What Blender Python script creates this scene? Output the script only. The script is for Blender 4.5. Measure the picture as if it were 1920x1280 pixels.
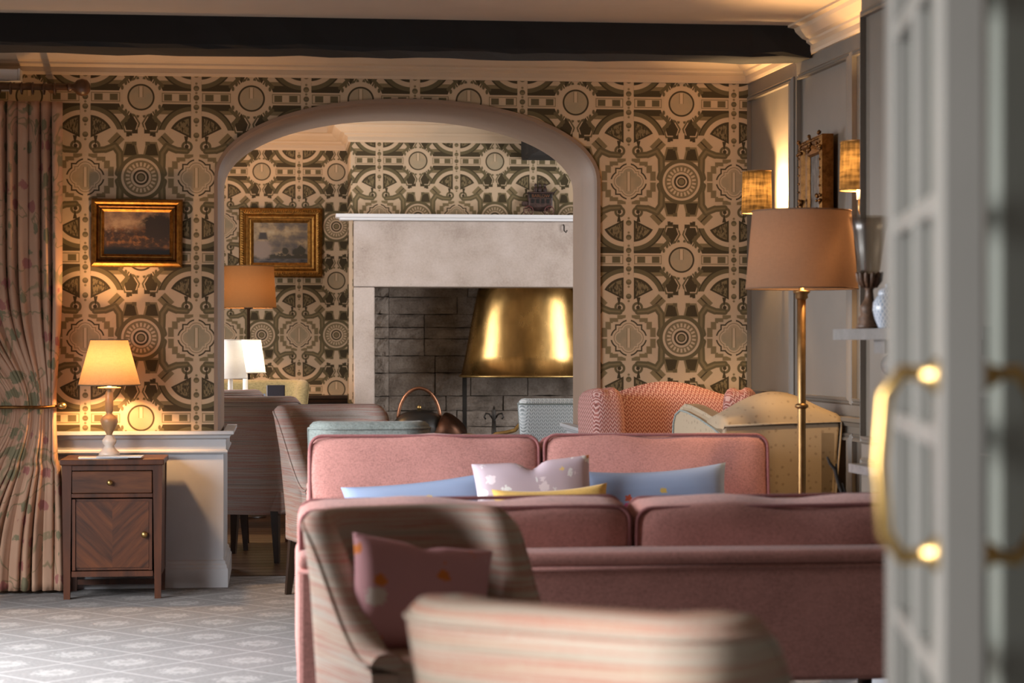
import bpy, bmesh, math, random
from mathutils import Vector, Matrix
random.seed(7)
for o in list(bpy.data.objects): bpy.data.objects.remove(o, do_unlink=True)
scn = bpy.context.scene
C = scn.collection
PI = math.pi

# ------------------------------------------------------------------ camera
F = 4000.0; H = 1.2; TH = math.atan(0.1096)
cam_d = bpy.data.cameras.new('camera'); cam = bpy.data.objects.new('camera', cam_d); C.objects.link(cam)
cam.location = (0, 0, H); cam.rotation_euler = (PI/2, 0, -TH)
cam_d.lens = 36*F/1920; cam_d.sensor_width = 36; cam_d.clip_start = 0.05; cam_d.clip_end = 200
cam_d.dof.use_dof = True; cam_d.dof.focus_distance = 11.5; cam_d.dof.aperture_fstop = 3.8
scn.camera = cam
ST, CT = math.sin(TH), math.cos(TH)
def P(px, py, D):                       # pixel + depth along the view axis -> world point
    u = (px-960)/F
    return Vector((D*(ST+u*CT), D*(CT-u*ST), H-(py-640)/F*D))
def PY(px, py, Y):                      # pixel on the plane y = Y
    u = (px-960)/F
    return P(px, py, Y/(CT-u*ST))

# ------------------------------------------------------------------ world and daylight
w = bpy.data.worlds.new('sky'); scn.world = w; w.use_nodes = True
bg = w.node_tree.nodes['Background']; bg.inputs[0].default_value = (0.93, 0.93, 0.95, 1); bg.inputs[1].default_value = 0.28
scn.view_settings.view_transform = 'Standard'; scn.view_settings.look = 'None'
scn.view_settings.exposure = 0.0; scn.view_settings.gamma = 1.0; scn.view_settings.use_curve_mapping = False
def window_light(name, loc, rot, sx, sy, power, col=(0.80, 0.89, 1.0), spread=PI):
    l = bpy.data.lights.new(name, 'AREA'); l.shape = 'RECTANGLE'; l.size = sx; l.size_y = sy; l.energy = power; l.color = col; l.spread = spread
    o = bpy.data.objects.new(name, l); C.objects.link(o); o.location = loc; o.rotation_euler = rot
    return o
LW = -3.0                               # left wall plane
DOWN = 0.66                             # sky light falls inwards and down
window_light('daylight_and_fill', (LW+0.12, 5.9, 1.45), (0, -(PI/2-DOWN), 0.42), 1.5, 1.2, 125, (0.98, 0.97, 1.0), 2.1)
window_light('daylight_and_fill', (LW+0.12, 7.8, 1.45), (0, -(PI/2-DOWN), 0), 1.5, 1.3, 125, (0.98, 0.97, 1.0), 1.9)
window_light('daylight_and_fill', (-1.95, 10.44, 1.55), (-(PI/2-DOWN), 0, 0), 1.1, 1.4, 8, (0.88, 0.93, 1.0), 1.9)
window_light('daylight_and_fill', (-1.14, 13.0, 1.5), (0, -(PI/2-.12), 0), 1.6, 1.5, 78, (0.98, 0.95, 0.96))
window_light('daylight_and_fill', (3.66, 12.7, 1.5), (0, PI/2-.12, 0), 1.6, 1.5, 85, (0.98, 0.95, 0.96))  # added fill from an unseen right-hand window, brightens the firebox stones
window_light('daylight_and_fill', (-2.08, 1.7, 1.5), (0, -(PI/2-.25), 0), 1.5, 1.1, 115, (1.0, 0.96, 0.91), 2.05)  # added fill from an unseen lobby window, lights the door and near chair

# ------------------------------------------------------------------ mesh helpers
def obj(name, bm, mat, parent=None, smooth=False, label=None):
    me = bpy.data.meshes.new(name)
    if isinstance(bm, tuple): me.from_pydata(bm[0], [], bm[1])
    else:
        bm.normal_update(); bm.to_mesh(me); bm.free()
    me.validate()
    if smooth:
        for p in me.polygons: p.use_smooth = True
    me.materials.append(mat)
    o = bpy.data.objects.new(name, me); C.objects.link(o)
    if parent is not None: o.parent = parent
    if label: o['label'] = label
    return o
def tag(o, label, cat, group=None):
    o['label'] = label; o['category'] = cat
    if group: o['group'] = group
    return o
def thing(name, label, cat, loc=(0,0,0), rotz=0.0, group=None):
    o = bpy.data.objects.new(name, None); C.objects.link(o); o.empty_display_size = 0.1
    o.location = loc; o.rotation_euler = (0, 0, rotz)
    return tag(o, label, cat, group)
def struct(name, bm, mat, parent=None, smooth=False):
    o = obj(name, bm, mat, parent, smooth)
    if parent is None: o['kind'] = 'structure'
    return o
def copy_tree(o, parent=None):
    c = o.copy(); C.objects.link(c)
    if parent is not None: c.parent = parent
    for ch in list(o.children): copy_tree(ch, c)
    return c
def bx(bm, x0, x1, y0, y1, z0, z1, bev=0.0, seg=2, M=None):
    r = bmesh.ops.create_cube(bm, size=1.0)
    vs = r['verts']
    for v in vs:
        v.co = Vector((x0+(v.co.x+.5)*(x1-x0), y0+(v.co.y+.5)*(y1-y0), z0+(v.co.z+.5)*(z1-z0)))
    if bev > 0:
        es = list({e for v in vs for e in v.link_edges})
        r2 = bmesh.ops.bevel(bm, geom=es, offset=bev, segments=seg, affect='EDGES', profile=0.5)
        vs = list({v for f in r2['faces'] for v in f.verts} | {v for v in vs if v.is_valid})
    if M is not None:
        bmesh.ops.transform(bm, matrix=M, verts=vs)
    return vs
def box(x0, x1, y0, y1, z0, z1, bev=0.0, seg=2, M=None):
    bm = bmesh.new(); bx(bm, x0, x1, y0, y1, z0, z1, bev, seg, M); return bm
def lathe(prof, n=32, cx=0, cy=0, sx=1.0, sy=1.0, bm=None, cap=True):
    bm = bm or bmesh.new(); rings = []
    for r, z in prof:
        if r < 1e-6: rings.append([bm.verts.new((cx, cy, z))])
        else: rings.append([bm.verts.new((cx+sx*r*math.cos(2*PI*i/n), cy+sy*r*math.sin(2*PI*i/n), z)) for i in range(n)])
    for a, b in zip(rings[:-1], rings[1:]):
        if len(a) == 1 and len(b) == 1: continue
        for i in range(n):
            j = (i+1) % n
            if len(a) == 1: bm.faces.new((a[0], b[j], b[i]))
            elif len(b) == 1: bm.faces.new((a[i], a[j], b[0]))
            else: bm.faces.new((a[i], a[j], b[j], b[i]))
    bmesh.ops.recalc_face_normals(bm, faces=bm.faces)
    return bm
def tube(pts, r, n=10, closed=False, bm=None, flat=1.0):
    bm = bm or bmesh.new(); pts = [Vector(p) for p in pts]; m = len(pts); rings = []
    rr = r if isinstance(r, (list, tuple)) else [r]*m
    up = Vector((0, 0, 1)); prev = None
    for i, p in enumerate(pts):
        if closed: t = pts[(i+1) % m]-pts[i-1]
        else: t = pts[min(i+1, m-1)]-pts[max(i-1, 0)]
        if t.length < 1e-9: t = Vector((0, 0, 1))
        t.normalize()
        if prev is None:
            a = up.cross(t)
            if a.length < .05: a = Vector((1, 0, 0)).cross(t)
        else: a = prev-t*prev.dot(t)
        a.normalize(); prev = a; b = t.cross(a)
        rings.append([bm.verts.new(p+(a*math.cos(2*PI*k/n)+b*math.sin(2*PI*k/n)*flat)*rr[i]) for k in range(n)])
    rng = range(m) if closed else range(m-1)
    for i in rng:
        a, b = rings[i], rings[(i+1) % m]
        for k in range(n):
            l = (k+1) % n; bm.faces.new((a[k], a[l], b[l], b[k]))
    if not closed:
        bm.faces.new(rings[0][::-1]); bm.faces.new(rings[-1])
    bmesh.ops.recalc_face_normals(bm, faces=bm.faces)
    return bm
def sweep(prof, path, closed=False, up=Vector((0, 0, 1)), bm=None):
    """prof: (out, up) pairs; path: points; 'out' is to the right of travel seen from the up end; corners are mitred."""
    bm = bm or bmesh.new(); path = [Vector(p) for p in path]; m = len(path); rings = []
    for i, p in enumerate(path):
        if closed: d0 = p-path[i-1]; d1 = path[(i+1) % m]-p
        else:
            d0 = p-path[i-1] if i > 0 else path[1]-path[0]
            d1 = path[i+1]-p if i < m-1 else d0
        n0 = d0.normalized().cross(up); n1 = d1.normalized().cross(up)
        nn = (n0+n1); nn.normalize(); k = 1.0/max(.3, nn.dot(n0))
        rings.append([bm.verts.new(p+nn*o*k+up*z) for o, z in prof])
    q = len(prof)
    for i in (range(m) if closed else range(m-1)):
        a, b = rings[i], rings[(i+1) % m]
        for k in range(q):
            l = (k+1) % q; bm.faces.new((a[k], a[l], b[l], b[k]))
    if not closed:
        bm.faces.new(rings[0]); bm.faces.new(rings[-1][::-1])
    bmesh.ops.recalc_face_normals(bm, faces=bm.faces)
    return bm
def puff(w, d, h, e=0.28, bulge=0.12, n=12, sag=0.0, seed=0):
    """upholstery cushion: rounded box centred on the origin with crowned faces"""
    bm = bmesh.new(); bmesh.ops.create_cube(bm, size=2.0)
    bmesh.ops.subdivide_edges(bm, edges=bm.edges[:], cuts=n, use_grid_fill=True)
    rnd = random.Random(seed); ph = [rnd.uniform(0, 6) for _ in range(4)]
    for v in bm.verts:
        x, y, z = v.co
        L = (abs(x)**(2/e)+abs(y)**(2/e)+abs(z)**(2/e))**(e/2)
        x, y, z = x/L, y/L, z/L
        X, Y, Z = x*w/2, y*d/2, z*h/2
        Y *= 1+bulge*2.2*(1-x*x)*(1-z*z)
        Z *= 1+bulge*0.35*(1-x**4)*(1-y*y)
        Z += 0.006*math.sin(5*x+ph[0])+0.004*math.sin(9*x+ph[1]) - sag*(1-x*x)*(1 if z > 0 else 0)
        Y += 0.006*math.sin(4*x+ph[2])*math.sin(3*z+ph[3])
        v.co = (X, Y, Z)
    return bm
def rrect(w, h, r, n=5):
    pts = []
    for cx, cy, a0 in ((w/2-r, h/2-r, 0), (-w/2+r, h/2-r, PI/2), (-w/2+r, -h/2+r, PI), (w/2-r, -h/2+r, 1.5*PI)):
        for i in range(n+1):
            a = a0+PI/2*i/n; pts.append((cx+r*math.cos(a), cy+r*math.sin(a)))
    return pts
def pillow(w, h, t, n=22, droop=0.0, dent=0.0, pinch=0.06):
    """throw cushion in the XZ plane, thickness along Y"""
    vs, fs = [], []
    def pt(i, j, s):
        x = -1+2*i/n; z = -1+2*j/n
        px = x*(1-pinch*(1-z*z)); pz = z*(1-pinch*(1-x*x))
        th = max(0.0, (1-x**4)*(1-z**4))**0.55
        wr = 0.10*math.sin(14*x+3*z)*abs(x)**5+0.06*math.sin(11*z)*abs(z)**5
        zz = pz*h/2
        if z > 0: zz -= dent*h*math.exp(-(x/0.16)**2)*z*z
        zz -= droop*h*(x*x-0.3)*max(0, z)
        return (px*w/2, s*(t/2*th*(1+wr)+0.003), zz)
    for s in (-1, 1):
        b = len(vs)
        for j in range(n+1):
            for i in range(n+1): vs.append(pt(i, j, s))
        for j in range(n):
            for i in range(n):
                q = (b+j*(n+1)+i, b+j*(n+1)+i+1, b+(j+1)*(n+1)+i+1, b+(j+1)*(n+1)+i)
                fs.append(q if s < 0 else q[::-1])
    N = (n+1)*(n+1)
    rim = [i for i in range(n+1)]+[j*(n+1)+n for j in range(1, n+1)]+[n*(n+1)+i for i in range(n-1, -1, -1)]+[j*(n+1) for j in range(n-1, 0, -1)]
    for k in range(len(rim)):
        a, b2 = rim[k], rim[(k+1) % len(rim)]; fs.append((b2, a, a+N, b2+N))
    return (vs, fs)

# ------------------------------------------------------------------ material helpers
class E:                                # small expression builder on math nodes
    nt = None
    def __init__(s, sock): s.s = sock
    @staticmethod
    def m(op, *args, clamp=False):
        n = E.nt.nodes.new('ShaderNodeMath'); n.operation = op; n.use_clamp = clamp
        for i, a in enumerate(args):
            if isinstance(a, E): E.nt.links.new(a.s, n.inputs[i])
            else: n.inputs[i].default_value = float(a)
        return E(n.outputs[0])
    def __add__(s, o): return E.m('ADD', s, o)
    def __radd__(s, o): return E.m('ADD', o, s)
    def __sub__(s, o): return E.m('SUBTRACT', s, o)
    def __rsub__(s, o): return E.m('SUBTRACT', o, s)
    def __mul__(s, o): return E.m('MULTIPLY', s, o)
    def __rmul__(s, o): return E.m('MULTIPLY', o, s)
    def __truediv__(s, o): return E.m('DIVIDE', s, o)
    def abs(s): return E.m('ABSOLUTE', s)
def emin(*a):
    r = a[0]
    for b in a[1:]: r = E.m('MINIMUM', r, b)
    return r
def emax(*a):
    r = a[0]
    for b in a[1:]: r = E.m('MAXIMUM', r, b)
    return r
def elen(x, y): return E.m('SQRT', x*x+y*y)
def inside(d, soft): return E.m('MULTIPLY_ADD', d, -1.0/soft, 0.5, clamp=True)   # 1 where d < 0
def mixc(fac, a, b):
    n = E.nt.nodes.new('ShaderNodeMix'); n.data_type = 'RGBA'
    if isinstance(fac, E): E.nt.links.new(fac.s, n.inputs[0])
    else: n.inputs[0].default_value = fac
    for i, c in ((6, a), (7, b)):
        if isinstance(c, E): E.nt.links.new(c.s, n.inputs[i])
        else: n.inputs[i].default_value = (*c, 1)
    return E(n.outputs[2])
def newmat(name, rough=0.7, metal=0.0, col=(.5, .5, .5), spec=0.5):
    m = bpy.data.materials.new(name); m.use_nodes = True; E.nt = m.node_tree
    b = m.node_tree.nodes['Principled BSDF']; b.inputs['Roughness'].default_value = rough; b.inputs['Metallic'].default_value = metal
    b.inputs['Base Color'].default_value = (*col, 1); b.inputs['Specular IOR Level'].default_value = spec
    return m, b
def setcol(b, c): E.nt.links.new(c.s, b.inputs['Base Color'])
def coords(kind='Object'):
    if kind == 'World':
        g = E.nt.nodes.new('ShaderNodeNewGeometry'); v = g.outputs['Position']
    else:
        g = E.nt.nodes.new('ShaderNodeTexCoord'); v = g.outputs[kind]
    return v
def xyz(kind='Object'):
    s = E.nt.nodes.new('ShaderNodeSeparateXYZ'); E.nt.links.new(coords(kind), s.inputs[0])
    return E(s.outputs[0]), E(s.outputs[1]), E(s.outputs[2])
def noise(scale, detail=3, rough=0.55, stretch=(1, 1, 1), kind='Object', dist=0.0, rot=(0, 0, 0)):
    mp = E.nt.nodes.new('ShaderNodeMapping'); mp.inputs['Scale'].default_value = stretch; mp.inputs['Rotation'].default_value = rot
    if any(rot):
        mr = E.nt.nodes.new('ShaderNodeMapping'); mr.inputs['Rotation'].default_value = rot; E.nt.links.new(coords(kind), mr.inputs[0]); E.nt.links.new(mr.outputs[0], mp.inputs[0])
        mp.inputs['Rotation'].default_value = (0, 0, 0)
    else: E.nt.links.new(coords(kind), mp.inputs[0])
    n = E.nt.nodes.new('ShaderNodeTexNoise'); n.inputs['Scale'].default_value = scale; n.inputs['Detail'].default_value = detail
    n.inputs['Roughness'].default_value = rough; n.inputs['Distortion'].default_value = dist
    E.nt.links.new(mp.outputs[0], n.inputs['Vector']); return E(n.outputs['Fac'])
def ramp(e, stops):
    n = E.nt.nodes.new('ShaderNodeValToRGB'); E.nt.links.new(e.s, n.inputs[0]); r = n.color_ramp
    while len(r.elements) < len(stops): r.elements.new(0.5)
    for el, (p, c) in zip(r.elements, stops): el.position = p; el.color = (*c, 1)
    return E(n.outputs[0])
def bump(b, e, strength=0.3, dist=0.01):
    n = E.nt.nodes.new('ShaderNodeBump'); n.inputs['Strength'].default_value = strength; n.inputs['Distance'].default_value = dist
    E.nt.links.new(e.s, n.inputs['Height']); E.nt.links.new(n.outputs[0], b.inputs['Normal'])
def frac_tri(e, period):                # distance to the nearest multiple of period
    return E.m('PINGPONG', e, period/2)

def paint(name, col, rough=0.55, var=0.05):
    m, b = newmat(name, rough); n = noise(6, 4)
    c2 = tuple(min(1, c*(1+var)) for c in col); c1 = tuple(c*(1-var) for c in col)
    setcol(b, ramp(n, [(0.3, c1), (0.7, c2)])); bump(b, noise(180, 2), 0.06, 0.002); return m
M = {}
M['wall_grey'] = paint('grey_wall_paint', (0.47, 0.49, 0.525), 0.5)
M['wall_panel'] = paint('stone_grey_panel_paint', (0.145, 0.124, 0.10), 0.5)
M['trim_grey'] = paint('grey_trim_paint', (0.48, 0.495, 0.52), 0.4)
M['ceiling'] = paint('ceiling_paint', (0.46, 0.36, 0.27), 0.8, 0.03)
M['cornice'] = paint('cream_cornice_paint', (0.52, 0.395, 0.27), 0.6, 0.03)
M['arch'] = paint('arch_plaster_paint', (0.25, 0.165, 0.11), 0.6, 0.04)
M['white'] = paint('white_gloss_paint', (0.72, 0.73, 0.74), 0.35, 0.02)
M['door'] = paint('pale_grey_door_paint', (0.18, 0.179, 0.174), 0.35, 0.03)
M['plain_wall'] = paint('plain_wall_paint', (0.42, 0.38, 0.31), 0.8)

def wallpaper(name, x0, z0):
    """garden plan print: mirrored quarter cell 0.2675 x 0.391 m drawn in units of 250 x 370"""
    m, b = newmat(name, 0.75, spec=0.25)
    X, Y, Z = xyz('World')
    k = 250/0.2675
    a = E.m('PINGPONG', (X-x0)*k, 250.0)
    v = (Z-z0)*(370/0.391)
    bb = E.m('PINGPONG', v, 370.0)
    S = 3.0
    L = (0.51, 0.385, 0.255); Lt = (0.40, 0.30, 0.185); Md = (0.195, 0.148, 0.076); Dk = (0.055, 0.041, 0.019); Ol = (0.12, 0.096, 0.047)
    def disk(cx, cy, r): return elen(a-cx, bb-cy)-r
    def rect(x0_, x1_, y0_, y1_): return emax(E.m('ABSOLUTE', a-(x0_+x1_)/2)-(x1_-x0_)/2, E.m('ABSOLUTE', bb-(y0_+y1_)/2)-(y1_-y0_)/2)
    def ring(d, t): return E.m('ABSOLUTE', d)-t
    def seg(ax, ay, bx_, by_, t):
        dx, dy = bx_-ax, by_-ay; q = dx*dx+dy*dy
        h = E.m('MULTIPLY_ADD', (a-ax), dx/q, (bb-ay)*(dy/q), clamp=True)
        return elen(a-ax-h*dx, bb-ay-h*dy)-t
    c = ramp(noise(9, 3, kind='World'), [(0.3, tuple(x*.93 for x in L)), (0.7, L)])
    r1 = elen(a-234, bb-196)
    notcol = 226-a                       # >0 left of the tree path
    lay = []
    # terraces beside the basin
    c = mixc(inside(emax(rect(80, 226, 30, 74), 112-a-bb*0.45), S), c, Dk)
    c = mixc(inside(emax(rect(84, 226, 60, 78), 120-a-bb*0.45), S), c, Md)
    c = mixc(inside(emin(rect(104, 140, -5, 15), rect(172, 210, -5, 15)), S), c, Ol)
    c = mixc(inside(ring(rect(96, 222, -5, 20), 2.0), S), c, Md)
    # big arc round the fan bed
    c = mixc(inside(emax(ring(r1-147, 13), a-226, bb-150), S), c, Ol)
    c = mixc(inside(emax(ring(r1-158, 3.5), a-226, bb-150), S), c, Dk)
    c = mixc(inside(emax(ring(r1-123, 11), a-226), S), c, L)
    # fan beds
    wedge = emax(a-226, (234-a)*0.50+(bb-196)*1.0+4)
    leaf = ramp(noise(70, 2, kind='World', stretch=(1.6, 1, .7)), [(0.42, Dk), (0.55, Md)])
    c = mixc(inside(emax(r1-112, wedge), S), c, Dk)
    c = mixc(inside(emax(r1-101, wedge+9), S), c, leaf)
    # hatched bed
    qx = (a-112)*0.70+(bb-200)*0.71; qy = (bb-200)*0.70-(a-112)*0.71
    c = mixc(inside(emax(qx.abs()-30, qy.abs()-24), S), c, Md)
    c = mixc(inside(emax(ring(qy, 3), qx.abs()-29), S), c, Dk)
    # pentagon pool beds by the axis
    pent = emax((a-46).abs()*0.86+(bb-122)*-0.5-26, (a-46).abs()*0.95+(bb-122)*0.3-28, bb-122-30)
    c = mixc(inside(pent-12, S), c, Ol)
    c = mixc(inside(ring(pent-2, 2.5), S), c, L)
    c = mixc(inside(pent, S), c, Dk)
    c = mixc(inside(emin(rect(14, 40, 150, 168), rect(40, 66, 162, 182)), S), c, Dk)
    c = mixc(inside(emin(rect(-5, 52, 178, 196), rect(-5, 14, 140, 260), rect(-5, 32, 168, 206)), S), c, L)
    low = emax((a-48).abs()*1.0-26+(bb-240)*-0.25, (bb-242).abs()-30)
    c = mixc(inside(low-6, S), c, Md)
    c = mixc(inside(low+3, S), c, Dk)
    c = mixc(inside(rect(20, 40, 205, 222), S), c, Ol)
    # chevron hedges and clipped cones round the basin
    c = mixc(inside(emin(seg(62, 88, 96, 54, 8), seg(58, 92, 84, 118, 8)), S), c, Ol)
    for cx, cy in ((72, 12), (84, 44), (68, 66), (14, 84), (34, 80), (66, 104), (80, 128)):
        c = mixc(inside(elen((a-cx)*1.7, bb-cy)-11, S), c, Ol)
    # scroll hedge
    sc = emin(seg(206, 246, 160, 243, 15), seg(160, 243, 118, 226, 16), seg(118, 226, 96, 258, 17), seg(96, 258, 94, 318, 17), seg(94, 318, 104, 352, 14))
    sc = emin(sc, ring(disk(208, 226, 20), 6))
    c = mixc(inside(sc, S), c, Ol)
    c = mixc(inside(sc+11, S), c, Md)
    c = mixc(inside(disk(206, 226, 9), S), c, Dk)
    c = mixc(inside(emax((a-204).abs()*2.4+(192-bb)*-0.5-16+0.0, 178-bb, bb-222), S), c, Dk)
    # stepped hedge
    st = emin(rect(196, 236, 262, 282), rect(160, 200, 276, 300), rect(140, 166, 294, 330), rect(122, 148, 322, 366))
    c = mixc(inside(st, S), c, Md)
    # quatrefoil basin
    A = 250-a; B = (370-bb).abs()
    quat = emin(elen(A, B-34)-27, elen(A-34, B)-27, emax(A, B)-39)
    c = mixc(inside(quat-36, S), c, L)
    c = mixc(inside(emax(ring(quat-22, 3.4), 10-A, 10-B), S), c, Dk)
    c = mixc(inside(ring(quat-8, 1.6), S), c, Md)
    c = mixc(inside(quat, S), c, ramp(noise(12, 2, kind='World'), [(0.35, (0.30, 0.25, 0.16)), (0.65, Lt)]))
    c = mixc(inside(emax(A-7, B-46), S), c, L)
    c = mixc(inside(emax(ring(A-8, 1.6), B-46), S), c, Md)
    # round parterre
    R = elen(a, bb-370)
    c = mixc(inside(ring(R-98, 9), S), c, Ol)
    c = mixc(inside(R-88, S), c, L)
    ang = E.m('ARCTAN2', a, 370-bb)
    pet = frac_tri(ang, 2*PI/22)*R
    c = mixc(inside(ring(R-60, 14), S), c, Md)
    c = mixc(inside(elen(R-60, pet)-8 if False else emax(ring(R-60, 9), pet-4.5), S), c, L)
    c = mixc(inside(ring(R-76, 2), S), c, Ol)
    c = mixc(inside(ring(R-31, 4.5), S), c, Dk)
    c = mixc(inside(R-17, S), c, Md)
    c = mixc(inside(ring(R-17, 2.5), S), c, Dk)
    # tree path
    c = mixc(inside(225-a, S), c, L) if False else c
    for cy in (0, 44, 106, 174):
        c = mixc(inside(disk(250, cy, 13), S), c, Ol)
        c = mixc(inside(disk(247, cy-4, 6), S), c, Md)
        c = mixc(inside(disk(250, cy+22, 5.5), S), c, Md)
    # basin
    R0 = elen(a, bb)
    c = mixc(inside(R0-84, S), c, L)
    c = mixc(inside(ring(R0-57, 4.5), S), c, Dk)
    c = mixc(inside(R0-53, S), c, ramp(noise(14, 3, kind='World'), [(0.35, (0.33, 0.275, 0.18)), (0.65, Lt)]))
    needle = emax(a-9, E.m('ABSOLUTE', v*-1 if False else bb-22)-30)
    sgn = E.m('PINGPONG', v+370, 740.0)  # distinguishes above/below the basin row
    c = mixc(inside(emax(a-8, R0-50, (E.m('MODULO', E.m('ADD', v, 7400), 740)-200)*0.2), S), c, L)
    c = mixc(inside(emax(ring(a-9, 1.6), R0-50, (E.m('MODULO', E.m('ADD', v, 7400), 740)-200)*0.2), S), c, Md)
    setcol(b, c)
    return m
TREE0 = 10.54*-0.0885
M['paper_arch'] = wallpaper('garden_plan_wallpaper', TREE0+0.2675, 2.391)
M['paper_breast'] = wallpaper('garden_plan_wallpaper', 0.962, 2.450)
M['paper_recess'] = wallpaper('garden_plan_wallpaper', -0.118, 2.42)

def carpet():
    m, b = newmat('trellis_carpet', 0.95, spec=0.1)
    X, Y, Z = xyz('World'); X = X*0.9976-Y*0.0698; 
    p = X*0.7071+Y*0.7071; q = X*-0.7071+Y*0.7071; per = 0.318
    base = ramp(noise(60, 3, kind='World'), [(0.3, (0.165, 0.16, 0.158)), (0.7, (0.225, 0.219, 0.216))])
    dl = emin(frac_tri(p, per), frac_tri(q, per))
    c = mixc(inside(dl-0.006, 0.006), base, (0.31, 0.304, 0.30))
    cx = per/2-frac_tri(p, per); cy = per/2-frac_tri(q, per); r = elen(cx, cy)
    n = noise(55, 2, kind='World')
    c = mixc(inside(r-0.07+(n-0.5)*0.22, 0.03), c, (0.30, 0.293, 0.287))
    c = mixc(inside(r-0.03+(n-0.5)*0.08, 0.02), c, (0.225, 0.22, 0.216))
    setcol(b, c); bump(b, noise(700, 2, kind='World'), 0.25, 0.004); return m
M['carpet'] = carpet()

def weave(name, col, dark=0.72, scale=420, var=0.10):
    m, b = newmat(name, 0.9, spec=0.15)
    n1 = noise(scale, 2, 0.6, (1, 1, 0.22)); n2 = noise(scale, 2, 0.6, (0.22, 0.22, 1)); n3 = noise(7, 3)
    f = n1*0.45+n2*0.45+n3*0.2
    c1 = tuple(x*dark for x in col); c2 = tuple(min(1, x*(1+var)) for x in col)
    setcol(b, ramp(f, [(0.40, c1), (0.62, c2)])); bump(b, n1+n2, 0.25, 0.002)
    b.inputs['Sheen Weight'].default_value = 0.15; b.inputs['Sheen Roughness'].default_value = 0.5; return m
M['pink'] = weave('rose_pink_weave', (0.55, 0.27, 0.24), 0.62)
M['piping_pink'] = weave('rose_piping', (0.30, 0.12, 0.12))
M['teal'] = weave('sage_teal_corduroy', (0.25, 0.29, 0.275), 0.6, 260)
M['blue'] = weave('cornflower_blue_linen', (0.28, 0.36, 0.53), 0.9, 500)
M['mustard'] = weave('mustard_linen', (0.62, 0.40, 0.11), 0.85, 500)
M['olive'] = weave('olive_gold_weave', (0.26, 0.20, 0.09), 0.6, 200)

def striped(name, sc=1.0, tint=(1, 1, 1)):
    m, b = newmat(name, 0.9, spec=0.15)
    n = noise(26*sc, 4, 0.75, (0.010, 0.010, 1.0)); n2 = noise(80*sc, 2, 0.6, (0.02, 0.02, 1.0)); n3 = noise(300, 2)
    f = n*0.62+n2*0.28+n3*0.10
    setcol(b, ramp(f, [(p_, tuple(x*y for x, y in zip(c_, tint))) for p_, c_ in [(0.33, (0.25, 0.215, 0.185)), (0.41, (0.42, 0.35, 0.285)), (0.465, (0.56, 0.495, 0.425)), (0.515, (0.50, 0.26, 0.205)), (0.545, (0.55, 0.435, 0.345)), (0.63, (0.60, 0.54, 0.465))]]))
    bump(b, n3, 0.2, 0.002); return m
M['stripe'] = striped('horizontal_stripe_fabric')
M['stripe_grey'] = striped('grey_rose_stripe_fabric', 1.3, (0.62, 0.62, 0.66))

def zigzag(name, light, dark, per, seed=0):
    m, b = newmat(name, 0.9, spec=0.15); X, Y, Z = xyz('Object')
    h = X+Y*0.9
    zz = frac_tri(h, per)*1.6+Z
    d = frac_tri(zz, per*0.85)
    c = mixc(inside(d-per*0.17, per*0.12), dark, light)
    dot = emax(frac_tri(h+per*0.25, per*0.5)-per*0.09, frac_tri(zz, per*0.85)*-1+per*0.2)
    c = mixc(inside(dot, per*0.06), c, tuple(x*0.6 for x in dark))
    setcol(b, c); bump(b, noise(350, 2), 0.2, 0.002); return m
M['herring_pink'] = zigzag('rose_herringbone', (0.55, 0.36, 0.33), (0.33, 0.125, 0.11), 0.023)
M['herring_blue'] = zigzag('ice_blue_herringbone', (0.70, 0.75, 0.77), (0.50, 0.57, 0.60), 0.023)

def spotted(name, base, spots, scale, size):
    m, b = newmat(name, 0.85, spec=0.2)
    mp = E.nt.nodes.new('ShaderNodeMapping'); mp.inputs['Scale'].default_value = (1, 0.0, 1); E.nt.links.new(coords('Object'), mp.inputs[0])
    n = E.nt.nodes.new('ShaderNodeTexVoronoi'); n.inputs['Scale'].default_value = scale; n.inputs['Randomness'].default_value = 0.75
    E.nt.links.new(mp.outputs[0], n.inputs['Vector'])
    d = E(n.outputs['Distance']); c = ramp(noise(4, 3), [(0.3, tuple(x*.9 for x in base)), (0.7, base)])
    sp = E.nt.nodes.new('ShaderNodeSeparateColor'); E.nt.links.new(n.outputs['Color'], sp.inputs[0])
    wob = noise(scale*7, 2)
    pick = E(sp.outputs[0])
    for lo, hi, s, col in spots:
        mask = inside(d-s*size+(wob-0.5)*size*0.9, 0.03)*E.m('GREATER_THAN', pick, lo)*E.m('LESS_THAN', pick, hi)
        c = mixc(mask, c, col)
    setcol(b, c); return m
M['lilac'] = spotted('lilac_printed_cotton', (0.56, 0.46, 0.52), [(0.0, 0.45, 1.0, (0.80, 0.80, 0.80)), (0.0, 0.45, 0.45, (0.75, 0.28, 0.10)), (0.45, 0.7, 0.7, (0.78, 0.68, 0.72)), (0.7, 0.95, 0.55, (0.80, 0.58, 0.20))], 15, 0.42)
def flowers(name):
    m = spotted(name, (0.28, 0.36, 0.53), [(0.0, 0.3, 0.8, (0.55, 0.06, 0.22)), (0.3, 0.55, 0.6, (0.50, 0.10, 0.05)), (0.55, 0.7, 0.6, (0.60, 0.42, 0.12))], 16, 0.36)
    nt = m.node_tree; E.nt = nt; b = nt.nodes['Principled BSDF']; src = E(b.inputs['Base Color'].links[0].from_socket); Z = xyz('Object')[2]
    setcol(b, mixc(inside(Z-0.05, 0.01), (0.28, 0.36, 0.53), src)); return m
M['blue'] = flowers('cornflower_blue_flower_print')
M['mauve'] = spotted('dusky_pink_printed_cotton', (0.66, 0.34, 0.36), [(0.0, 0.35, 0.75, (0.72, 0.60, 0.54)), (0.35, 0.85, 0.5, (0.72, 0.22, 0.05))], 14, 0.42)
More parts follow.
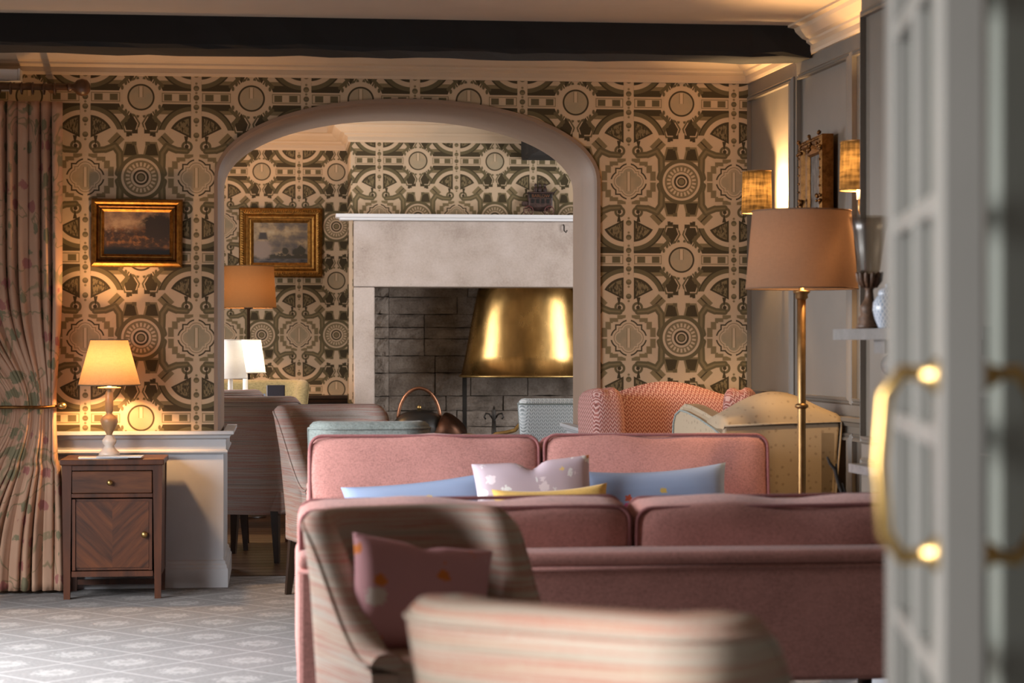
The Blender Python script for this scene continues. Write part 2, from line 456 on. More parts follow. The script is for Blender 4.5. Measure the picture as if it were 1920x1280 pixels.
def small_leaf(name, base, mark):
    m, b = newmat(name, 0.8, spec=0.3)
    n = E.nt.nodes.new('ShaderNodeTexVoronoi'); n.inputs['Scale'].default_value = 32; n.inputs['Randomness'].default_value = 0.45; E.nt.links.new(coords('Object'), n.inputs['Vector'])
    d = E(n.outputs['Distance']); c = mixc(inside(d-0.20+(noise(120, 2)-0.5)*0.3, 0.12), base, mark); setcol(b, c); return m
M['cream'] = small_leaf('cream_small_leaf_fabric', (0.37, 0.295, 0.205), (0.27, 0.21, 0.145))
def floral():
    m, b = newmat('floral_curtain_fabric', 0.85, spec=0.2)
    X, Y, Z = xyz('UV') if False else xyz('Object')
    n = E.nt.nodes.new('ShaderNodeTexVoronoi'); n.inputs['Scale'].default_value = 11; n.inputs['Randomness'].default_value = 0.9; E.nt.links.new(coords('Object'), n.inputs['Vector'])
    d = E(n.outputs['Distance']); sp = E.nt.nodes.new('ShaderNodeSeparateColor'); E.nt.links.new(n.outputs['Color'], sp.inputs[0]); pick = E(sp.outputs[1])
    wob = noise(30, 3, 0.6)
    c = ramp(noise(5, 2), [(0.3, (0.43, 0.26, 0.175)), (0.7, (0.50, 0.32, 0.22))])
    stem = E.m('ABSOLUTE', noise(3.2, 2, dist=1.2)-0.5)-0.012
    c = mixc(inside(stem, 0.012), c, (0.27, 0.205, 0.125))
    c = mixc(inside(d-0.36+(wob-0.5)*0.5, 0.05)*E.m('LESS_THAN', pick, 0.5), c, (0.20, 0.18, 0.11))
    c = mixc(inside(d-0.30+(wob-0.5)*0.5, 0.05)*E.m('GREATER_THAN', pick, 0.72), c, (0.33, 0.14, 0.12))
    setcol(b, c); return m
M['floral'] = floral()

def wood(name, c1, c2, rough=0.35, scale=6, stretch=(1, 1, 0.12), rot=(0, 0, 0)):
    m, b = newmat(name, rough); n = noise(scale, 5, 0.6, stretch, dist=0.6, rot=rot)
    setcol(b, ramp(n, [(0.3, c1), (0.52, tuple((x+y)/2 for x, y in zip(c1, c2))), (0.72, c2)])); bump(b, n, 0.08, 0.002); return m
M['wood'] = wood('walnut_wood', (0.030, 0.008, 0.002), (0.115, 0.031, 0.008), 0.45, 14)
M['wood_dia1'] = wood('walnut_veneer', (0.022, 0.006, 0.002), (0.145, 0.041, 0.010), 0.42, 30, (1, 1, 0.10), (0, 0.8, 0))
M['wood_dia2'] = wood('walnut_veneer_mirrored', (0.022, 0.006, 0.002), (0.145, 0.041, 0.010), 0.42, 30, (1, 1, 0.10), (0, -0.8, 0))
M['wood_h'] = wood('walnut_drawer_veneer', (0.035, 0.010, 0.003), (0.16, 0.05, 0.013), 0.42, 20, (0.12, 1, 1))
M['darkwood'] = wood('dark_leg_wood', (0.012, 0.007, 0.004), (0.04, 0.02, 0.01), 0.35, 20)
M['beam'] = wood('old_black_oak', (0.0012, 0.0009, 0.0007), (0.006, 0.004, 0.003), 0.85, 5, (0.12, 1, 1))
M['polewood'] = wood('brown_curtain_pole_wood', (0.05, 0.022, 0.009), (0.13, 0.06, 0.025), 0.4, 20)
M['floorwood'] = wood('oak_floorboard', (0.035, 0.014, 0.005), (0.085, 0.036, 0.013), 0.35, 8, (0.1, 1, 1))

def stone(name, cols, scale=5, bs=0.35, rough=0.85):
    m, b = newmat(name, rough, spec=0.2); n = noise(scale, 6, 0.62, kind='World'); n2 = noise(70, 4, 0.6, kind='World')
    c = ramp(n*0.75+n2*0.25, [(0.36, cols[0]), (0.5, cols[1]), (0.64, cols[2])])
    c = mixc(inside(noise(60, 2, kind='World')*-1+0.73, 0.03), c, tuple(x*.5 for x in cols[0]))
    setcol(b, c); bump(b, n2+n*0.6, bs, 0.01); return m
M['stone'] = stone('dressed_buff_sandstone', [(0.36, 0.295, 0.25), (0.47, 0.40, 0.35), (0.55, 0.48, 0.435)], 3)
M['firestone'] = stone('sooty_fireback_stone', [(0.22, 0.18, 0.145), (0.37, 0.31, 0.26), (0.52, 0.45, 0.385)], 5, 0.9)
M['soot'] = stone('soot_black_stone', [(0.008, 0.007, 0.006), (0.015, 0.013, 0.011), (0.03, 0.026, 0.022)], 6, 0.5)
M['marble'] = stone('pale_marble', [(0.14, 0.13, 0.125), (0.18, 0.17, 0.165), (0.23, 0.22, 0.21)], 4, 0.05, 0.25)
M['mantel'] = stone('grey_marble_mantel', [(0.12, 0.115, 0.11), (0.15, 0.145, 0.14), (0.19, 0.185, 0.18)], 6, 0.1, 0.4)

def metal(name, col, rough, var=0.25, scale=30, stretch=(1, 1, 1), bs=0.0):
    m, b = newmat(name, rough, 1.0); n = noise(scale, 4, 0.6, stretch)
    setcol(b, ramp(n, [(0.3, tuple(x*(1-var) for x in col)), (0.7, col)]))
    r = E.nt.nodes.new('ShaderNodeMapRange'); E.nt.links.new(n.s, r.inputs[0]); r.inputs[3].default_value = rough*0.75; r.inputs[4].default_value = rough*1.3
    E.nt.links.new(r.outputs[0], b.inputs['Roughness'])
    if bs: bump(b, noise(scale*6, 3), bs, 0.003)
    return m
M['brass'] = metal('polished_brass', (0.58, 0.39, 0.15), 0.34)
M['hood'] = metal('aged_brass_hood', (0.62, 0.38, 0.135), 0.25, 0.4, 7, (1.5, 1.5, 0.6))
M['gold'] = metal('gilt_frame', (0.46, 0.235, 0.06), 0.40, 0.6, 45, bs=0.5)
M['gold_dark'] = metal('dark_gilt_frame', (0.22, 0.105, 0.035), 0.4, 0.6, 45, bs=0.4)
M['copper'] = metal('aged_copper', (0.50, 0.24, 0.14), 0.35, 0.5, 20)
M['darkcopper'] = metal('tarnished_copper', (0.10, 0.05, 0.032), 0.45, 0.4, 20)
M['iron'] = metal('blackened_iron', (0.06, 0.055, 0.05), 0.5, 0.4, 20)
M['bronze'] = metal('antique_bronze_pole', (0.33, 0.20, 0.085), 0.42, 0.3, 20)
M['ceramic'] = newmat('white_glazed_ceramic', 0.2, 0, (0.72, 0.68, 0.62))[0]
M['tan'] = newmat('tan_onyx', 0.3, 0, (0.36, 0.23, 0.12))[0]
M['resin'] = wood('carved_bronze_resin', (0.05, 0.028, 0.016), (0.17, 0.09, 0.05), 0.45, 60, (1, 1, 1))
M['paper'] = newmat('white_paper', 0.7, 0, (0.72, 0.73, 0.75))[0]
M['bluepaper'] = newmat('pale_blue_paper', 0.6, 0, (0.33, 0.43, 0.60))[0]
M['bookgrey'] = newmat('charcoal_book_cloth', 0.7, 0, (0.065, 0.065, 0.085))[0]
M['twig'] = newmat('black_twig_bark', 0.9, 0, (0.012, 0.008, 0.006))[0]
M['tin'] = wood('painted_tin', (0.025, 0.015, 0.012), (0.09, 0.05, 0.042), 0.4, 60, (1, 1, 1))
M['tin_red'] = newmat('red_painted_tin', 0.45, 0, (0.13, 0.04, 0.035))[0]
M['black'] = newmat('soft_black_enamel', 0.4, 0, (0.008, 0.007, 0.006))[0]
def glassmat(name, tint, amount, rough=0.03):
    m = bpy.data.materials.new(name); m.use_nodes = True; nt = m.node_tree; nt.nodes.clear()
    o = nt.nodes.new('ShaderNodeOutputMaterial'); t = nt.nodes.new('ShaderNodeBsdfTransparent'); g = nt.nodes.new('ShaderNodeBsdfGlossy'); mx = nt.nodes.new('ShaderNodeMixShader')
    t.inputs[0].default_value = (*tint, 1); g.inputs['Roughness'].default_value = rough; g.inputs[0].default_value = (0.9, 0.9, 0.9, 1); mx.inputs[0].default_value = amount
    nt.links.new(t.outputs[0], mx.inputs[1]); nt.links.new(g.outputs[0], mx.inputs[2]); nt.links.new(mx.outputs[0], o.inputs[0]); return m
M['pane'] = glassmat('door_glass', (0.86, 0.90, 0.88), 0.10)
M['hurricane'] = glassmat('seeded_hurricane_glass', (0.80, 0.76, 0.70), 0.09, 0.3)
def shade(name, col, trans, weave_scale=260, amt=0.25, out=None):
    """cloth lampshade: reflects and lets the bulb's light through"""
    m = bpy.data.materials.new(name); m.use_nodes = True; nt = m.node_tree; E.nt = nt; nt.nodes.clear()
    o = nt.nodes.new('ShaderNodeOutputMaterial'); d = nt.nodes.new('ShaderNodeBsdfDiffuse'); t = nt.nodes.new('ShaderNodeBsdfTranslucent'); mx = nt.nodes.new('ShaderNodeMixShader')
    n1 = noise(weave_scale, 2, 0.6, (1, 1, 0.15)); n2 = noise(weave_scale, 2, 0.6, (0.15, 0.15, 1)); f = n1*0.5+n2*0.5
    lo = tuple(x*(1-amt) for x in col)
    cc = ramp(f, [(0.4, lo), (0.6, col)]); nt.links.new(cc.s, d.inputs[0])
    tl = tuple(x*(1-amt*1.6) for x in trans)
    ct = ramp(f, [(0.38, tl), (0.62, trans)]); nt.links.new(ct.s, t.inputs[0])
    mx.inputs[0].default_value = 0.5; nt.links.new(d.outputs[0], mx.inputs[1]); nt.links.new(t.outputs[0], mx.inputs[2]); nt.links.new(mx.outputs[0], o.inputs[0]); return m
M['shade_cream'] = shade('cream_silk_lampshade', (0.42, 0.33, 0.22), (0.062, 0.040, 0.021), amt=0.1)
M['shade_amber'] = shade('tan_cotton_lampshade', (0.20, 0.11, 0.048), (0.022, 0.0108, 0.0036), amt=0.06)
M['shade_pink'] = shade('dusky_pink_lampshade', (0.33, 0.215, 0.145), (0.15, 0.08, 0.045), amt=0.06)
M['shade_linen'] = shade('coarse_linen_lampshade', (0.20, 0.13, 0.055), (0.0105, 0.0063, 0.0022), 70, 0.5)
M['shade_white'] = shade('white_cotton_lampshade', (0.78, 0.77, 0.78), (0.70, 0.64, 0.52), amt=0.04)
def painting(name, kind):
    m, b = newmat(name, 0.4); X, Y, Z = xyz('Generated')
    n = noise(3.5, 5, 0.6, kind='Generated'); n2 = noise(9, 4, 0.65, kind='Generated')
    if kind == 0:
        sky = ramp(n, [(0.35, (0.10, 0.065, 0.05)), (0.5, (0.24, 0.145, 0.085)), (0.62, (0.36, 0.24, 0.14))])
        land = ramp(n2, [(0.36, (0.012, 0.008, 0.004)), (0.52, (0.06, 0.028, 0.01)), (0.64, (0.20, 0.085, 0.025))])
        hor = Z-(0.58+(n2-0.5)*0.5); c = mixc(inside(hor*-1, 0.08), land, sky)
        c = mixc(inside(elen(X-0.82, (Z-0.62)*0.8)-0.27+(n2-0.5)*0.3, 0.12), c, (0.022, 0.013, 0.006))
        c = mixc(inside(Z-0.20+(n-0.5)*0.2, 0.12), c, (0.014, 0.009, 0.005))
    elif kind == 1:
        sky = ramp(n+(X-0.5)*-0.12, [(0.33, (0.085, 0.075, 0.07)), (0.47, (0.17, 0.13, 0.09)), (0.58, (0.36, 0.26, 0.14)), (0.68, (0.46, 0.36, 0.22))])
        water = ramp(noise(6, 3, kind='Generated', stretch=(1, 1, 5)), [(0.4, (0.02, 0.018, 0.02)), (0.6, (0.11, 0.10, 0.09))])
        c = mixc(inside(Z-0.17, 0.02), sky, water)
        bush = Z-(0.20+E.m('MAXIMUM', n2-0.45, 0.0)*0.9*X)
        c = mixc(inside(emax(bush, 0.13-Z), 0.02), c, (0.04, 0.032, 0.016))
        for cx, cz, r in ((0.58, 0.31, 0.06), (0.76, 0.30, 0.055), (0.86, 0.32, 0.075)):
            c = mixc(inside(elen(X-cx, (Z-cz)*0.75)-r+(n2-0.5)*0.12, 0.02), c, (0.04, 0.034, 0.018))
        # a pale round tower with a dark cap
        c = mixc(inside(emax(elen((X-0.17)*0.8, (Z-0.34)*0.62)-0.135+(n2-0.5)*0.12, Z-0.54), 0.05), c, (0.27, 0.205, 0.16))
        c = mixc(inside(emax((X-0.19).abs()-0.085+(Z-0.58)*0.16, 0.575-Z, Z-0.74), 0.03), c, (0.045, 0.035, 0.028))
    else:
        c = ramp(n2, [(0.35, (0.03, 0.028, 0.025)), (0.55, (0.11, 0.10, 0.09)), (0.68, (0.22, 0.20, 0.17))])
    setcol(b, c); return m
M['paint0'] = painting('autumn_landscape_oil', 0); M['paint1'] = painting('lake_landscape_oil', 1); M['paint2'] = painting('grey_woodland_engraving', 2)
def jarmat():
    m, b = newmat('blue_white_lattice_glaze', 0.2); X, Y, Z = xyz('Object')
    a = E.m('ARCTAN2', Y, X)*0.07
    d = emin(frac_tri(a+Z, 0.022), frac_tri(a-Z, 0.022)); setcol(b, mixc(inside(d-0.003, 0.002), (0.28, 0.36, 0.48), (0.62, 0.66, 0.70))); return m
M['jar'] = jarmat()

# ------------------------------------------------------------------ setting: main room
Y0, TB = 10.54, 0.80; Y1 = Y0+TB         # arch wall front and back faces
CEIL = 2.62; CEIL2 = 2.76
def RW(y): return 2.350+0.0422*(10.54-y)  # right wall plane
AX0, AX1 = -0.300, 1.586; ASP, ATOP = 1.995, 2.387
bm = bmesh.new(); bx(bm, LW-.2, 3.2, -2.7, Y0+.45, -0.06, 0); floor = struct('floor', bm, M['carpet'])
ceil = struct('ceiling', box(LW-.2, 3.2, 2.74, Y0+.02, CEIL, CEIL+.1), M['ceiling'])
def arch_pts(x0, x1, spring, top, n=40):
    cx, a = (x0+x1)/2, (x1-x0)/2; pts = []
    for i in range(n+1):
        t = PI-PI*i/n
        pts.append((cx+a*math.copysign(abs(math.cos(t))**0.96, math.cos(t)), spring+(top-spring)*abs(math.sin(t))**0.96))
    return pts
def arch_wall():
    """wall with the arched opening and, further left, a window opening"""
    bm = bmesh.new(); DZ = 0.70
    ap = arch_pts(AX0, AX1, ASP, ATOP)
    def quad(x0, x1, z0, z1, y):
        bm.faces.new([bm.verts.new(p) for p in ((x0, y, z0), (x1, y, z0), (x1, y, z1), (x0, y, z1))])
    WX0, WX1, WZ0, WZ1 = -2.5, -1.4, 0.8, 2.3
    for y in (Y0, Y1):
        quad(LW, WX0, 0, 2.8, y); quad(WX0, WX1, 0, WZ0, y); quad(WX0, WX1, WZ1, 2.8, y); quad(WX1, AX0, 0, 2.8, y); quad(AX1, 2.9, 0, 2.8, y)
        for (xa, za), (xb, zb) in zip(ap[:-1], ap[1:]):
            bm.faces.new([bm.verts.new(p) for p in ((xa, y, za), (xb, y, zb), (xb, y, 2.8), (xa, y, 2.8))])
    bmesh.ops.remove_doubles(bm, verts=bm.verts, dist=1e-5)
    return bm
wall_arch = struct('wall_back', arch_wall(), M['paper_arch'])
# reveal of the arch, with a small bead on both edges
def arch_lining():
    bm = bmesh.new()
    pth = [(AX0, 0)]+[(AX0, z) for z in (0.5, 1.0, 1.5)]+arch_pts(AX0, AX1, ASP, ATOP)+[(AX1, z) for z in (1.5, 1.0, 0.5)]+[(AX1, 0)]
    prof = [(0.0, Y0-0.012), (0.018, Y0-0.012), (0.022, Y0-0.004), (0.018, Y0+0.012), (0.030, Y0+0.03), (0.030, Y1-0.03), (0.018, Y1-0.012), (0.018, Y1+0.012), (0.0, Y1+0.012)]
    rows = []
    for i, (x, z) in enumerate(pth):
        a = pth[max(0, i-1)]; b = pth[min(len(pth)-1, i+1)]
        t = Vector((b[0]-a[0], 0, b[1]-a[1])).normalized(); n = Vector((t.z, 0, -t.x))
        rows.append([bm.verts.new((x+n.x*(o-0.012), y, z+n.z*(o-0.012))) for o, y in prof])
    for a, b in zip(rows[:-1], rows[1:]):
        for k in range(len(prof)-1): bm.faces.new((a[k], a[k+1], b[k+1], b[k]))
    bmesh.ops.recalc_face_normals(bm, faces=bm.faces); return bm
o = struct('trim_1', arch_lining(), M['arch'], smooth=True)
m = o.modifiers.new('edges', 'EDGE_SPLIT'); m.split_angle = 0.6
# grey dado panelling below the rail, either side, with rail and baseboard returning into the reveal
def dado(x0, x1, side):
    xe = x1 if side < 0 else x0
    bm = box(x0-(0.014 if side > 0 else 0), x1+(0.014 if side < 0 else 0), Y0-0.014, Y1+0.014, 0, 0.72)
    return bm
struct('trim_2', dado(LW, AX0+.02, -1), M['wall_grey']); struct('trim_3', dado(AX1-.02, 2.9, 1), M['wall_grey'])
rail = [(0, .652), (0.012, .652), (0.020, .660), (0.020, .668), (0.012, .674), (0.012, .722), (0.03, .73), (0.034, .742), (0.05, .748), (0.05, .764), (0, .764)]
base = [(0, 0), (0.022, 0), (0.022, .09), (0.016, .098), (0.016, .108), (0.009, .116), (0.009, .128), (0, .134)]
pl = [(LW+.02, Y0-.014, 0), (AX0+.034, Y0-.014, 0), (AX0+.034, Y1+.014, 0)]
pr = [(AX1-.034, Y1+.014, 0), (AX1-.034, Y0-.014, 0), (RW(Y0), Y0-.014, 0)]
for i, p in ((4, pl), (5, pr)): struct('trim_%d' % i, sweep(rail, p), M['trim_grey'])
struct('baseboard_back', sweep(base, pl), M['trim_grey']); struct('baseboard_far', sweep(base, pr), M['trim_grey'])
# right wall, chimney breast
BX, BY = 2.163, 7.77                      # far corner of the chimney breast
def BF(y): return BX+0.0422*(BY-y)
BYN = 5.2
def prism(pts, z0, z1):
    bm = bmesh.new(); a = [bm.verts.new((x, y, z0)) for x, y in pts]; b = [bm.verts.new((x, y, z1)) for x, y in pts]
    bm.faces.new(a[::-1]); bm.faces.new(b)
    for i in range(len(pts)):
        j = (i+1) % len(pts); bm.faces.new((a[i], a[j], b[j], b[i]))
    bmesh.ops.recalc_face_normals(bm, faces=bm.faces); return bm
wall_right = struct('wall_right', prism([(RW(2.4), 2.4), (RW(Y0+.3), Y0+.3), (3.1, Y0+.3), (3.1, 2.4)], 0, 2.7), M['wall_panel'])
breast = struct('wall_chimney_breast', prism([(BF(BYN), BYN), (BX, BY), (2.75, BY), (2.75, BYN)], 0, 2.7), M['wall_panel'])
# crown moulding
crown = [(0, CEIL-.125), (0.012, CEIL-.125), (0.016, CEIL-.112), (0.016, CEIL-.088), (0.034, CEIL-.076), (0.036, CEIL-.066), (0.055, CEIL-.058), (0.085, CEIL-.03), (0.092, CEIL-.014), (0.12, CEIL-.010), (0.12, CEIL+.01), (0, CEIL+.01)]
struct('trim_6', sweep(crown, [(LW, Y0, 0), (RW(Y0), Y0, 0), (RW(BY), BY, 0), (BX, BY, 0), (BF(BYN), BYN, 0)]), M['cornice'])
# raised panels on the right wall
pm = [(0, 0), (0.03, 0), (0.03, .006), (0.022, .016), (0.016, .010), (0.010, .018), (0, .022)]
def wall_panel(fn, ya, yb, z0, z1, idx, parent):
    yc, zc = (ya+yb)/2, (z0+z1)/2
    pts = [(fn(ya)-.001, ya, z0), (fn(yb)-.001, yb, z0), (fn(yb)-.001, yb, z1), (fn(ya)-.001, ya, z1)]
    n = Vector((-1, -0.0422, 0)).normalized()
    return obj('panel_moulding', sweep([(a, b) for a, b in pm], pts, True, up=n), M['wall_panel'], parent)
def y_at(px, fn_base):                    # y on the wall where the pixel column meets it
    u = (px-960)/F; k = (ST+u*CT)/(CT-u*ST)
    return (fn_base+0.0)/(k+0.0422)
ry = lambda px: y_at(px, 2.350+0.0422*10.54)
by = lambda px: y_at(px, BX+0.0422*BY)
wall_panel(RW, ry(1409), ry(1487), 0.96, 2.40, 1, wall_right)
wall_panel(RW, ry(1503), ry(1596), 0.96, 2.40, 2, wall_right)
wall_panel(RW, ry(1607), ry(1665), 0.96, 2.40, 3, wall_right)
for a, b in ((1409, 1487), (1503, 1596), (1607, 1665)): wall_panel(RW, ry(a), ry(b), 0.2, 0.78, 4, wall_right)
wall_panel(BF, by(1624), 6.0, 0.85, 2.40, 5, breast)
wall_panel(BF, by(1624), 7.2, 0.2, 0.74, 6, breast)
chair_rail = [(0, .84), (0.012, .84), (0.02, .855), (0.03, .862), (0.03, .878), (0, .884)]
struct('trim_7', sweep(chair_rail, [(RW(Y0), Y0-.014, 0), (RW(BY), BY, 0)]), M['wall_panel'])
struct('baseboard_right', sweep(base, [(RW(Y0), Y0-.014, 0), (RW(BY), BY, 0), (BX, BY, 0), (BF(BYN), BYN, 0)]), M['wall_panel'])
# left wall with two windows, front wall with the doorway
def holed_wall(x0, x1, ya, yb, holes, h=2.7):
    bm = bmesh.new(); y = ya
    for a, b, z0, z1 in holes:
        bx(bm, x0, x1, y, a, 0, h); bx(bm, x0, x1, a, b, 0, z0); bx(bm, x0, x1, a, b, z1, h); y = b
    bx(bm, x0, x1, y, yb, 0, h); return bm
struct('wall_left', holed_wall(LW-.2, LW, 2.4, Y0+.1, [(5.2, 6.6, .55, 2.35), (7.1, 8.5, .55, 2.35)]), M['plain_wall'])
bm = box(LW-.2, -0.85, 2.72, 2.87, 0, 2.7); bx(bm, 1.75, 3.1, 2.72, 2.87, 0, 2.7); bx(bm, -0.85, 1.75, 2.72, 2.87, 2.2, 2.7)
struct('wall_front', bm, M['wall_panel'])
struct('wall_lobby_left', holed_wall(-2.35, -2.2, -2.6, 2.72, [(1.05, 2.35, .7, 2.3)]), M['plain_wall'])  # window opening here is added to go with the lobby fill light
struct('wall_lobby_right', box(2.6, 2.75, -2.6, 2.72, 0, 2.7), M['wall_panel']); struct('wall_lobby_back', box(-2.35, 2.75, -2.75, -2.6, 0, 2.7), M['wall_panel'])
struct('ceiling_lobby', box(-2.35, 2.75, -2.75, 2.72, 2.66, 2.76), M['ceiling'])
def window(n, along, const, a, b, z0, z1):
    bm = bmesh.new(); t = .05
    def bar(a0, a1, c0, c1):
        if along == 'y': bx(bm, const-.03, const+.03, a0, a1, c0, c1)
        else: bx(bm, a0, a1, const-.03, const+.03, c0, c1)
    bar(a, b, z0, z0+t); bar(a, b, z1-t, z1); bar(a, a+t, z0, z1); bar(b-t, b, z0, z1); bar((a+b)/2-.02, (a+b)/2+.02, z0, z1); bar(a, b, (z0+z1)/2-.015, (z0+z1)/2+.015)
    o = struct('window_%d' % n, bm, M['white'])
    for i in range(2):
        for j in range(2):
            p0 = a+t+(b-a-2*t)*i/2; p1 = p0+(b-a-2*t)/2-.01; q0 = z0+t+(z1-z0-2*t)*j/2; q1 = q0+(z1-z0-2*t)/2-.01
            g = box(const-.003, const+.003, p0, p1, q0, q1) if along == 'y' else box(p0, p1, const-.003, const+.003, q0, q1)
            obj('pane', g, M['pane'], o)
window(1, 'y', LW-.1, 5.2, 6.6, .55, 2.35); window(2, 'y', LW-.1, 7.1, 8.5, .55, 2.35); window(5, 'y', -2.28, 1.05, 2.35, .7, 2.3); window(3, 'x', Y0+.12, -2.5, -1.4, .8, 2.3)  # the lobby window is unseen, added for the fill on the door
bm = bmesh.new()
for a, b, c, d_ in ((-2.53, -1.37, .77, .8), (-2.53, -1.37, 2.3, 2.33), (-2.53, -2.5, .8, 2.3), (-1.4, -1.37, .8, 2.3)): bx(bm, a, b, Y0-.01, Y1+.01, c, d_)
struct('trim_11', bm, M['white'])
# ceiling beam
def beam_mesh(x0, x1, y0, y1, z0, z1, n=40, amp=0.006, seed=3):
    rnd = random.Random(seed); bm = bmesh.new(); rows = []
    for i in range(n+1):
        x = x0+(x1-x0)*i/n; j = lambda: rnd.uniform(-amp, amp); c = .016
        rows.append([bm.verts.new(p) for p in ((x, y0, z1), (x, y0+j(), z0+c+j()), (x, y0+c+j(), z0+j()), (x, y1-c+j(), z0+j()), (x, y1+j(), z0+c+j()), (x, y1, z1))])
    for a, b in zip(rows[:-1], rows[1:]):
        for k in range(6): l = (k+1) % 6; bm.faces.new((a[k], a[l], b[l], b[k]))
    bm.faces.new(rows[0]); bm.faces.new(rows[-1][::-1]); bmesh.ops.recalc_face_normals(bm, faces=bm.faces); return bm
o = struct('ceiling_beam', beam_mesh(LW, RW(9.55)-.005, 9.40, 9.68, 2.482, CEIL+.02), M['beam']); tag(o, 'long black oak beam crossing the ceiling in front of the arch', 'beam')

# ------------------------------------------------------------------ back room
YB, YR = 14.75, 15.43; FX0, FX1 = 0.497, 3.07
bm = bmesh.new(); bx(bm, -1.4, 3.9, Y0+.45, YR+.3, -0.06, -0.004); floor2 = struct('floor_back_room', bm, M['darkwood'])
yy = Y0+.46; i = 0
while yy < YR:
    mb = box(-1.25, 3.75, yy+.003, yy+.147, -0.004, 0.002) if i == 0 else None
    if i == 0: o = obj('floorboard', mb, M['floorwood'], floor2); fb = o
    else: o = fb.copy(); C.objects.link(o); o.location.y = yy-(Y0+.46)
    yy += .15; i += 1
struct('ceiling_back_room', box(-1.4, 3.9, Y1, YR+.2, CEIL2, CEIL2+.1), M['ceiling'])
struct('wall_back_room_recess', box(-1.4, FX0+.05, YR, YR+.15, 0.80, 2.85), M['paper_recess'])
struct('wall_back_room_dado', box(-1.4, FX0+.05, YR-.012, YR+.15, 0, 0.80), M['darkwood'])
struct('trim_8', sweep([(0, .765), (.015, .765), (.02, .785), (.03, .79), (.03, .81), (0, .815)], [(-1.25, YR-.012, 0), (FX0, YR-.012, 0)]), M['darkwood'])
struct('wall_back_room_left', holed_wall(-1.39, -1.25, Y1, YR+.1, [(12.1, 13.9, .6, 2.4)], 2.85), M['plain_wall'])
window(4, 'y', -1.32, 12.1, 13.9, .6, 2.4)
struct('wall_back_room_right', holed_wall(3.75, 3.9, Y1, YR+.1, [(11.8, 13.6, .6, 2.4)], 2.85), M['plain_wall']); window(6, 'y', 3.82, 11.8, 13.6, .6, 2.4)  # opening and window added out of view to get light into the firebox
bm = box(FX0, FX1, YB, YR+.15, 2.05, 2.85); bx(bm, FX0, .665, YB+.06, YR+.5, 0, 2.05); bx(bm, 2.905, FX1, YB+.06, YR+.5, 0, 2.05); bx(bm, .66, 2.91, YB+.3, YR+.5, 1.62, 2.06)
struct('wall_back_room_breast', bm, M['paper_breast'])
struct('trim_9', box(FX0-.012, FX0+.012, YB-.008, YB+.02, 0.8, 2.05), M['cornice'])
crown2 = [(o_*1.25, z-CEIL+CEIL2-.06) for o_, z in crown[:-2]]+[(0.16, CEIL2+.01), (0, CEIL2+.01)]
BMX = 1.675
struct('trim_10', sweep(crown2, [(-1.25, YR, 0), (FX0, YR, 0), (FX0, YB, 0), (BMX+.02, YB, 0)]), M['cornice'])
b2 = beam_mesh(-0, YB-Y1, 0, .42, 2.455, CEIL2+.02, 20, .007, 9)
o = struct('ceiling_beam', b2, M['beam']); o.rotation_euler = (0, 0, PI/2); o.location = (BMX+.42, Y1, 0); tag(o, 'dark oak beam end seen through the arch above the stone fireplace', 'beam')
# stone fireplace
fp = thing('stone_fireplace', 'pale dressed stone fireplace surround with long lintel and white shelf', 'fireplace', (1.784, YB, 0))
def w2l(t, bm):                            # parts are modelled in world space and moved into the thing's space
    bmesh.ops.transform(bm, matrix=t.matrix_basis.inverted() if True else None, verts=bm.verts); return bm
def wpart(t, name, bm, mat, smooth=False, parent=None, label=None):
    loc = Matrix.Translation(t.location) @ Matrix.Rotation(t.rotation_euler[2], 4, 'Z')
    if isinstance(bm, tuple):
        vs = [tuple(loc.inverted() @ Vector(v)) for v in bm[0]]; bm = (vs, bm[1])
    else: bmesh.ops.transform(bm, matrix=loc.inverted(), verts=bm.verts)
    return obj(name, bm, mat, parent or t, smooth, label)
ZL = 1.577
wpart(fp, 'lintel', box(FX0+.02, FX1-.02, YB-.05, YB+.28, ZL, 2.032, .008), M['stone'])
wpart(fp, 'jamb', box(FX0+.02, .660, YB-.05, YB+.40, 0, ZL-.003, .008), M['stone'])
wpart(fp, 'jamb', box(2.908, FX1-.02, YB-.05, YB+.40, 0, ZL-.003, .008), M['stone'])
wpart(fp, 'shelf', sweep([(0, 2.032), (.08, 2.032), (.085, 2.045), (.11, 2.05), (.11, 2.072), (0, 2.072)], [(FX0+.005, YB+.02, 0), (FX0+.005, YB-.05, 0), (FX1, YB-.05, 0)]), M['white'])
bm = box(FX0+.0, FX1, YB-.06, YB+.1, 2.034, 2.070); wpart(fp, 'shelf_board', bm, M['white'])
hk = P(1064, 424, 14.63)
wpart(fp, 'hook', tube([(hk.x, YB-.052, hk.z+.02), (hk.x, YB-.075, hk.z+.01), (hk.x, YB-.075, hk.z-.02), (hk.x+.012, YB-.085, hk.z-.035), (hk.x+.02, YB-.075, hk.z-.02)], .005, 6), M['iron'], True)
